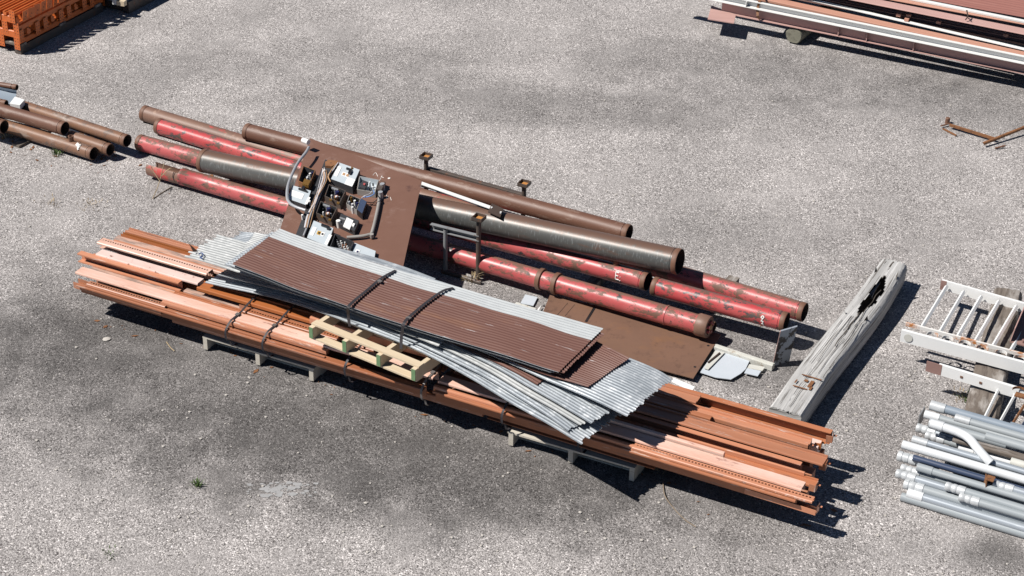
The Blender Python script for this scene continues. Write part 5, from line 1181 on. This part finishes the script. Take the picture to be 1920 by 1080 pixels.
# loose tilted plates on the shaded side
for k in range(13):
    u = .10+k*(SL-.12)/13; mb = MB(); dd = nrm(SU+SV*.35*random.uniform(-1, 1)); zz = z0+(.325 if u < SL*.6 else .41); mb.box(S(u, -.024, zz+.015*random.random()), (.085, .006, .13), (dd, nrm(np.cross(Z3, dd)), nrm(Z3+SU*.1*random.uniform(-1, 1)-SV*.15)))
    for q in range(3): mb.lathe(S(u-.02+.02*q, -.03, zz-.03+.03*q), S(u-.02+.02*q, -1.03, zz-.03+.03*q), [(0, .006), (.002, .006), (.002, .0003)], 6, m=1)
    tag(mb.build('connector_plate', [M['rack_orange'], M['black']]), 'loose orange connector plate hanging on the shaded side of the rack stack', 'connector', 'orange connector plates on the rack stack')

# dark skid stack next to it
a, b_ = W(243, 26), W(330, -20); du = nrm(b_-a); dv = A(-du[1], du[0], 0)
root = empty('steel_skid', a*A(1, 1, 0), 'dark grey steel skid carrying blue-grey frames at the top left', 'skid')
mb = MB(); mb.box(a+du*.8+dv*.05+Z3*.07, (1.6, .09, .14), (du, dv, Z3)); mb.build('runner', M['darksteel'], root)
mb = MB(); mb.box(a+du*.06+dv*.66+Z3*.075, (.10, 1.1, .12), (du, dv, Z3)); mb.build('end_runner', M['darksteel'], root)
mb = MB(); mb.box(a+du*.01+dv*.62+Z3*.139, (.11, 1.15, .008), (du, dv, Z3)); mb.build('top_plate', M['greysteel'], root)
mb = MB(); mb.prism(cfront(.05, .12, .006), a+du*.02+dv*.02+Z3*.285, a+du*1.6+dv*.02+Z3*.285); tag(mb.build('steel_upright', M['bluegrey']), 'blue-grey steel frame member resting on the dark skid', 'steel frame')
for i, (px, py, m, lb) in enumerate(((220, 3, 'label', 'white wooden block on the dark skid'), (228, 5, 'freshwood', 'tan wooden block on the dark skid'))):
    mb = MB(); mb.box(W(px, py, .18), (.10, .06, .06), (nrm(A(.9, -.3, 0)), nrm(A(.3, .9, 0)), Z3)); tag(mb.build('wood_block', M[m]), lb, 'block')

# ------------------------------------------------------------------ rusty angle frame on the right ground
root = empty('angle_iron', W(1860, 258)*A(1, 1, 0), 'rusty bent angle-iron frame lying alone on the gravel at the right', 'metal frame')
zf = .05
for p, q, z0_, z1_ in (((1781, 233, .05), (1868, 260, .04), 0, 0), ((1844, 268, .05), (1945, 228, .10), 0, 0)):
    mb = MB(); mb.prism([(-.014, 0), (.014, 0), (.014, .004), (-.010, .004), (-.010, -.02), (-.014, -.02)][::-1], W(*p), W(*q)); mb.build('angle_bar', M['rusty'], root)
mb = MB(); c = W(1776, 231, .0); mb.lathe(c, c+Z3, [(0, .001), (0, .026), (.06, .026), (.065, .02), (.065, .001)], 12); mb.build('stub', M['rim'], root, smooth=40)
mb = MB(); mb.prism([(-.008, 0), (.008, 0), (.008, .01), (-.008, .01)], W(1764, 237, .02), W(1781, 232, .02)); mb.build('cross_piece', M['rim'], root)
for i, (p, q, m, lb) in enumerate((((1768, 241, .012), (1793, 254, .012), 'rusty', 'thin rusty sliver on the gravel left of the rusty frame'), ((1866, 278, .012), (1885, 273, .03), 'rim', 'short dark rusty bar on the gravel below the rusty frame'))):
    mb = MB(); mb.prism([(-.009, -.006), (.009, -.006), (.009, .006), (-.009, .006)], W(*p), W(*q)); tag(mb.build('rusty_bar', M[m]), lb, 'rusty bar')

# ------------------------------------------------------------------ weeds, straw, twigs, stones
def tuft(px, py, n, h, m, label, cat='weed', spread=.06, name='weed_tuft'):
    c = W(px, py); mb = MB(); rg = np.random.RandomState(int(px))
    for k in range(n):
        an_ = rg.rand()*2*pi; r = rg.rand()*spread; p = c+A(cos(an_)*r, sin(an_)*r, 0); l = A(cos(an_), sin(an_), 0)*h*(.3+.6*rg.rand()); hh = h*(.5+.7*rg.rand()); w = A(-sin(an_), cos(an_), 0)*.004
        q = [p, p+l*.35+Z3*hh*.7, p+l+Z3*hh*(.75+.3*rg.rand())]
        mb.face([p-w, p+w, q[1]+w*.8, q[1]-w*.8]); mb.face([q[1]-w*.8, q[1]+w*.8, q[2]])
    return tag(mb.build(name, M[m]), label, cat, 'small weeds in the gravel', kind='stuff' if m == 'straw' else 'thing')
tuft(370, 911, 46, .05, 'weed', 'green weed tuft alone on the gravel below the left pallet', spread=.045)
tuft(107, 290, 40, .05, 'weed', 'green weed beside the front left rusty pipe', spread=.06); tuft(1817, 750, 40, .06, 'weed', 'green weed at the foot of the sleeper', spread=.07)
tuft(95, 380, 30, .03, 'straw', 'dry grass patch on the gravel left of the pipes', spread=.15); tuft(170, 385, 34, .03, 'straw', 'dry grass patch nearer the left end of the red pipes', spread=.16)
tuft(885, 528, 26, .10, 'straw', 'dry weed stalks at the foot of the pipe stand', spread=.05); tuft(1800, 745, 40, .03, 'straw', 'dry grass by the ladder ends', spread=.12); tuft(12, 258, 26, .06, 'straw', 'dry weed at the left edge under the rusty pipes', spread=.08)
tuft(205, 1040, 24, .02, 'weed', 'faint green sprouts near the bottom left of the yard', spread=.10); tuft(1230, 880, 26, .03, 'straw', 'dry grass beside the right pallet', spread=.10)
def twig(px, pts, m, label, r=.004):
    P = np.array(pxs(*pts)); k = len(P); mb = MB(); mb.tube([cr(P, t) for t in np.linspace(0, k-1, 5*(k-1)+1)], r, 6); return tag(mb.build('dry_twig', M[m], smooth=60), label, 'twig', 'dry twigs on the ground')
twig(0, [(1243, 905, .01), (1247, 930, .02), (1265, 955, .015), (1285, 975, .008), (1305, 988, .006)], 'twig', 'long curved dry twig below the right pallet')
twig(0, [(286, 373, .01), (296, 350, .06), (304, 322, .20), (308, 305, .28)], 'straw', 'dry stalk leaning on the broken red pipe')
twig(0, [(300, 340, .12), (288, 322, .2), (283, 312, .25)], 'straw', 'dry side stalk across the broken red pipe'); twig(0, [(303, 330, .16), (318, 316, .22), (326, 318, .2)], 'straw', 'thin dry stalk right of the broken pipe mouth')
twig(0, [(288, 372, .006), (306, 360, .006), (322, 350, .006)], 'twig', 'short straight twig on the gravel by the broken pipe')
twig(0, [(312, 641, .005), (320, 652, .005), (327, 658, .005)], 'straw', 'short pale stalk on the gravel left of the left pallet')
def stone(px, py, s, label, m='stone', fl=.5):
    c = W(px, py); rg = np.random.RandomState(int(px+py)); mb = MB(); P = []
    for i in range(6):
        a_ = pi*i/5; P.append([c+A(s*sin(a_)*cos(q)*(1+.3*(rg.rand()-.5)), s*sin(a_)*sin(q)*(.8+.3*(rg.rand()-.5)), s*fl*(1-cos(a_))*.8) for q in np.arange(9)*2*pi/9])
    mb.grid(P, closed=True); return tag(mb.build('stone', M[m], smooth=50), label, 'stone', 'loose stones on the yard')
stone(200, 637, .035, 'pale flat stone on the gravel left of the left pallet', fl=.3); stone(686, 944, .016, 'small pale stone below the middle of the bundle')
rg = np.random.RandomState(21); mb = MB()
for k in range(2200):
    px, py = rg.rand()*1990-30, rg.rand()*1100; c = W(px, py); s = .005+.010*rg.rand()**4
    P = []
    for i in range(4):
        a_ = pi*i/3; P.append([c+A(s*sin(a_)*cos(q)*(.8+.4*rg.rand()), s*sin(a_)*sin(q), s*.7*(1-cos(a_))*.6) for q in np.arange(5)*2*pi/5])
    mb.grid(P, closed=True)
o = mb.build('loose_chippings', M['stone']); tag(o, 'loose pale stone chippings scattered over the yard', 'gravel', kind='stuff')
rg = np.random.RandomState(33); mb = MB()
for k in range(170):
    t = rg.rand(); lx, ly = ((280+t*1250, 330+t*300), (150+t*1400, 590+t*400), (10+t*220, 262+t*48))[k % 3]
    c = W(lx+rg.randn()*22, ly+rg.randn()*13); r = .004+.014*rg.rand()**3; a_ = rg.rand()*6; e_ = A(cos(a_), sin(a_), 0)*r*(1+2*rg.rand()); f_ = A(-sin(a_), cos(a_), 0)*r
    t4 = [c+e_+Z3*.005, c+f_+Z3*.008, c-e_+Z3*.006, c-f_+Z3*.004]; mb.face(t4)
tag(mb.build('rust_flakes', M['rusty']), 'scattered rust flakes and crumbs on the ground along the piles', 'rust flakes', kind='stuff')
# dried pale smear on the ground
mb = MB(); rg = np.random.RandomState(5)
for k in range(110):
    x = 465+rg.rand()*130; y = 905+rg.rand()*26+(x-530)*.02; rr = .006+.02*rg.rand()**2
    if rg.rand() < abs((x-530)/75)*.8: continue
    c = W(x, y); q = [c+A(rr*1.5*cos(t)*(.6+.7*rg.rand()), rr*sin(t)*(.6+.7*rg.rand()), .002+.002*k/110) for t in np.arange(9)*2*pi/9]; mb.face(q)
o = mb.build('dried_mortar_smear', M['concrete']); tag(o, 'pale smear of dried mortar on the yard surface below the left pallet', 'mortar smear', kind='structure')
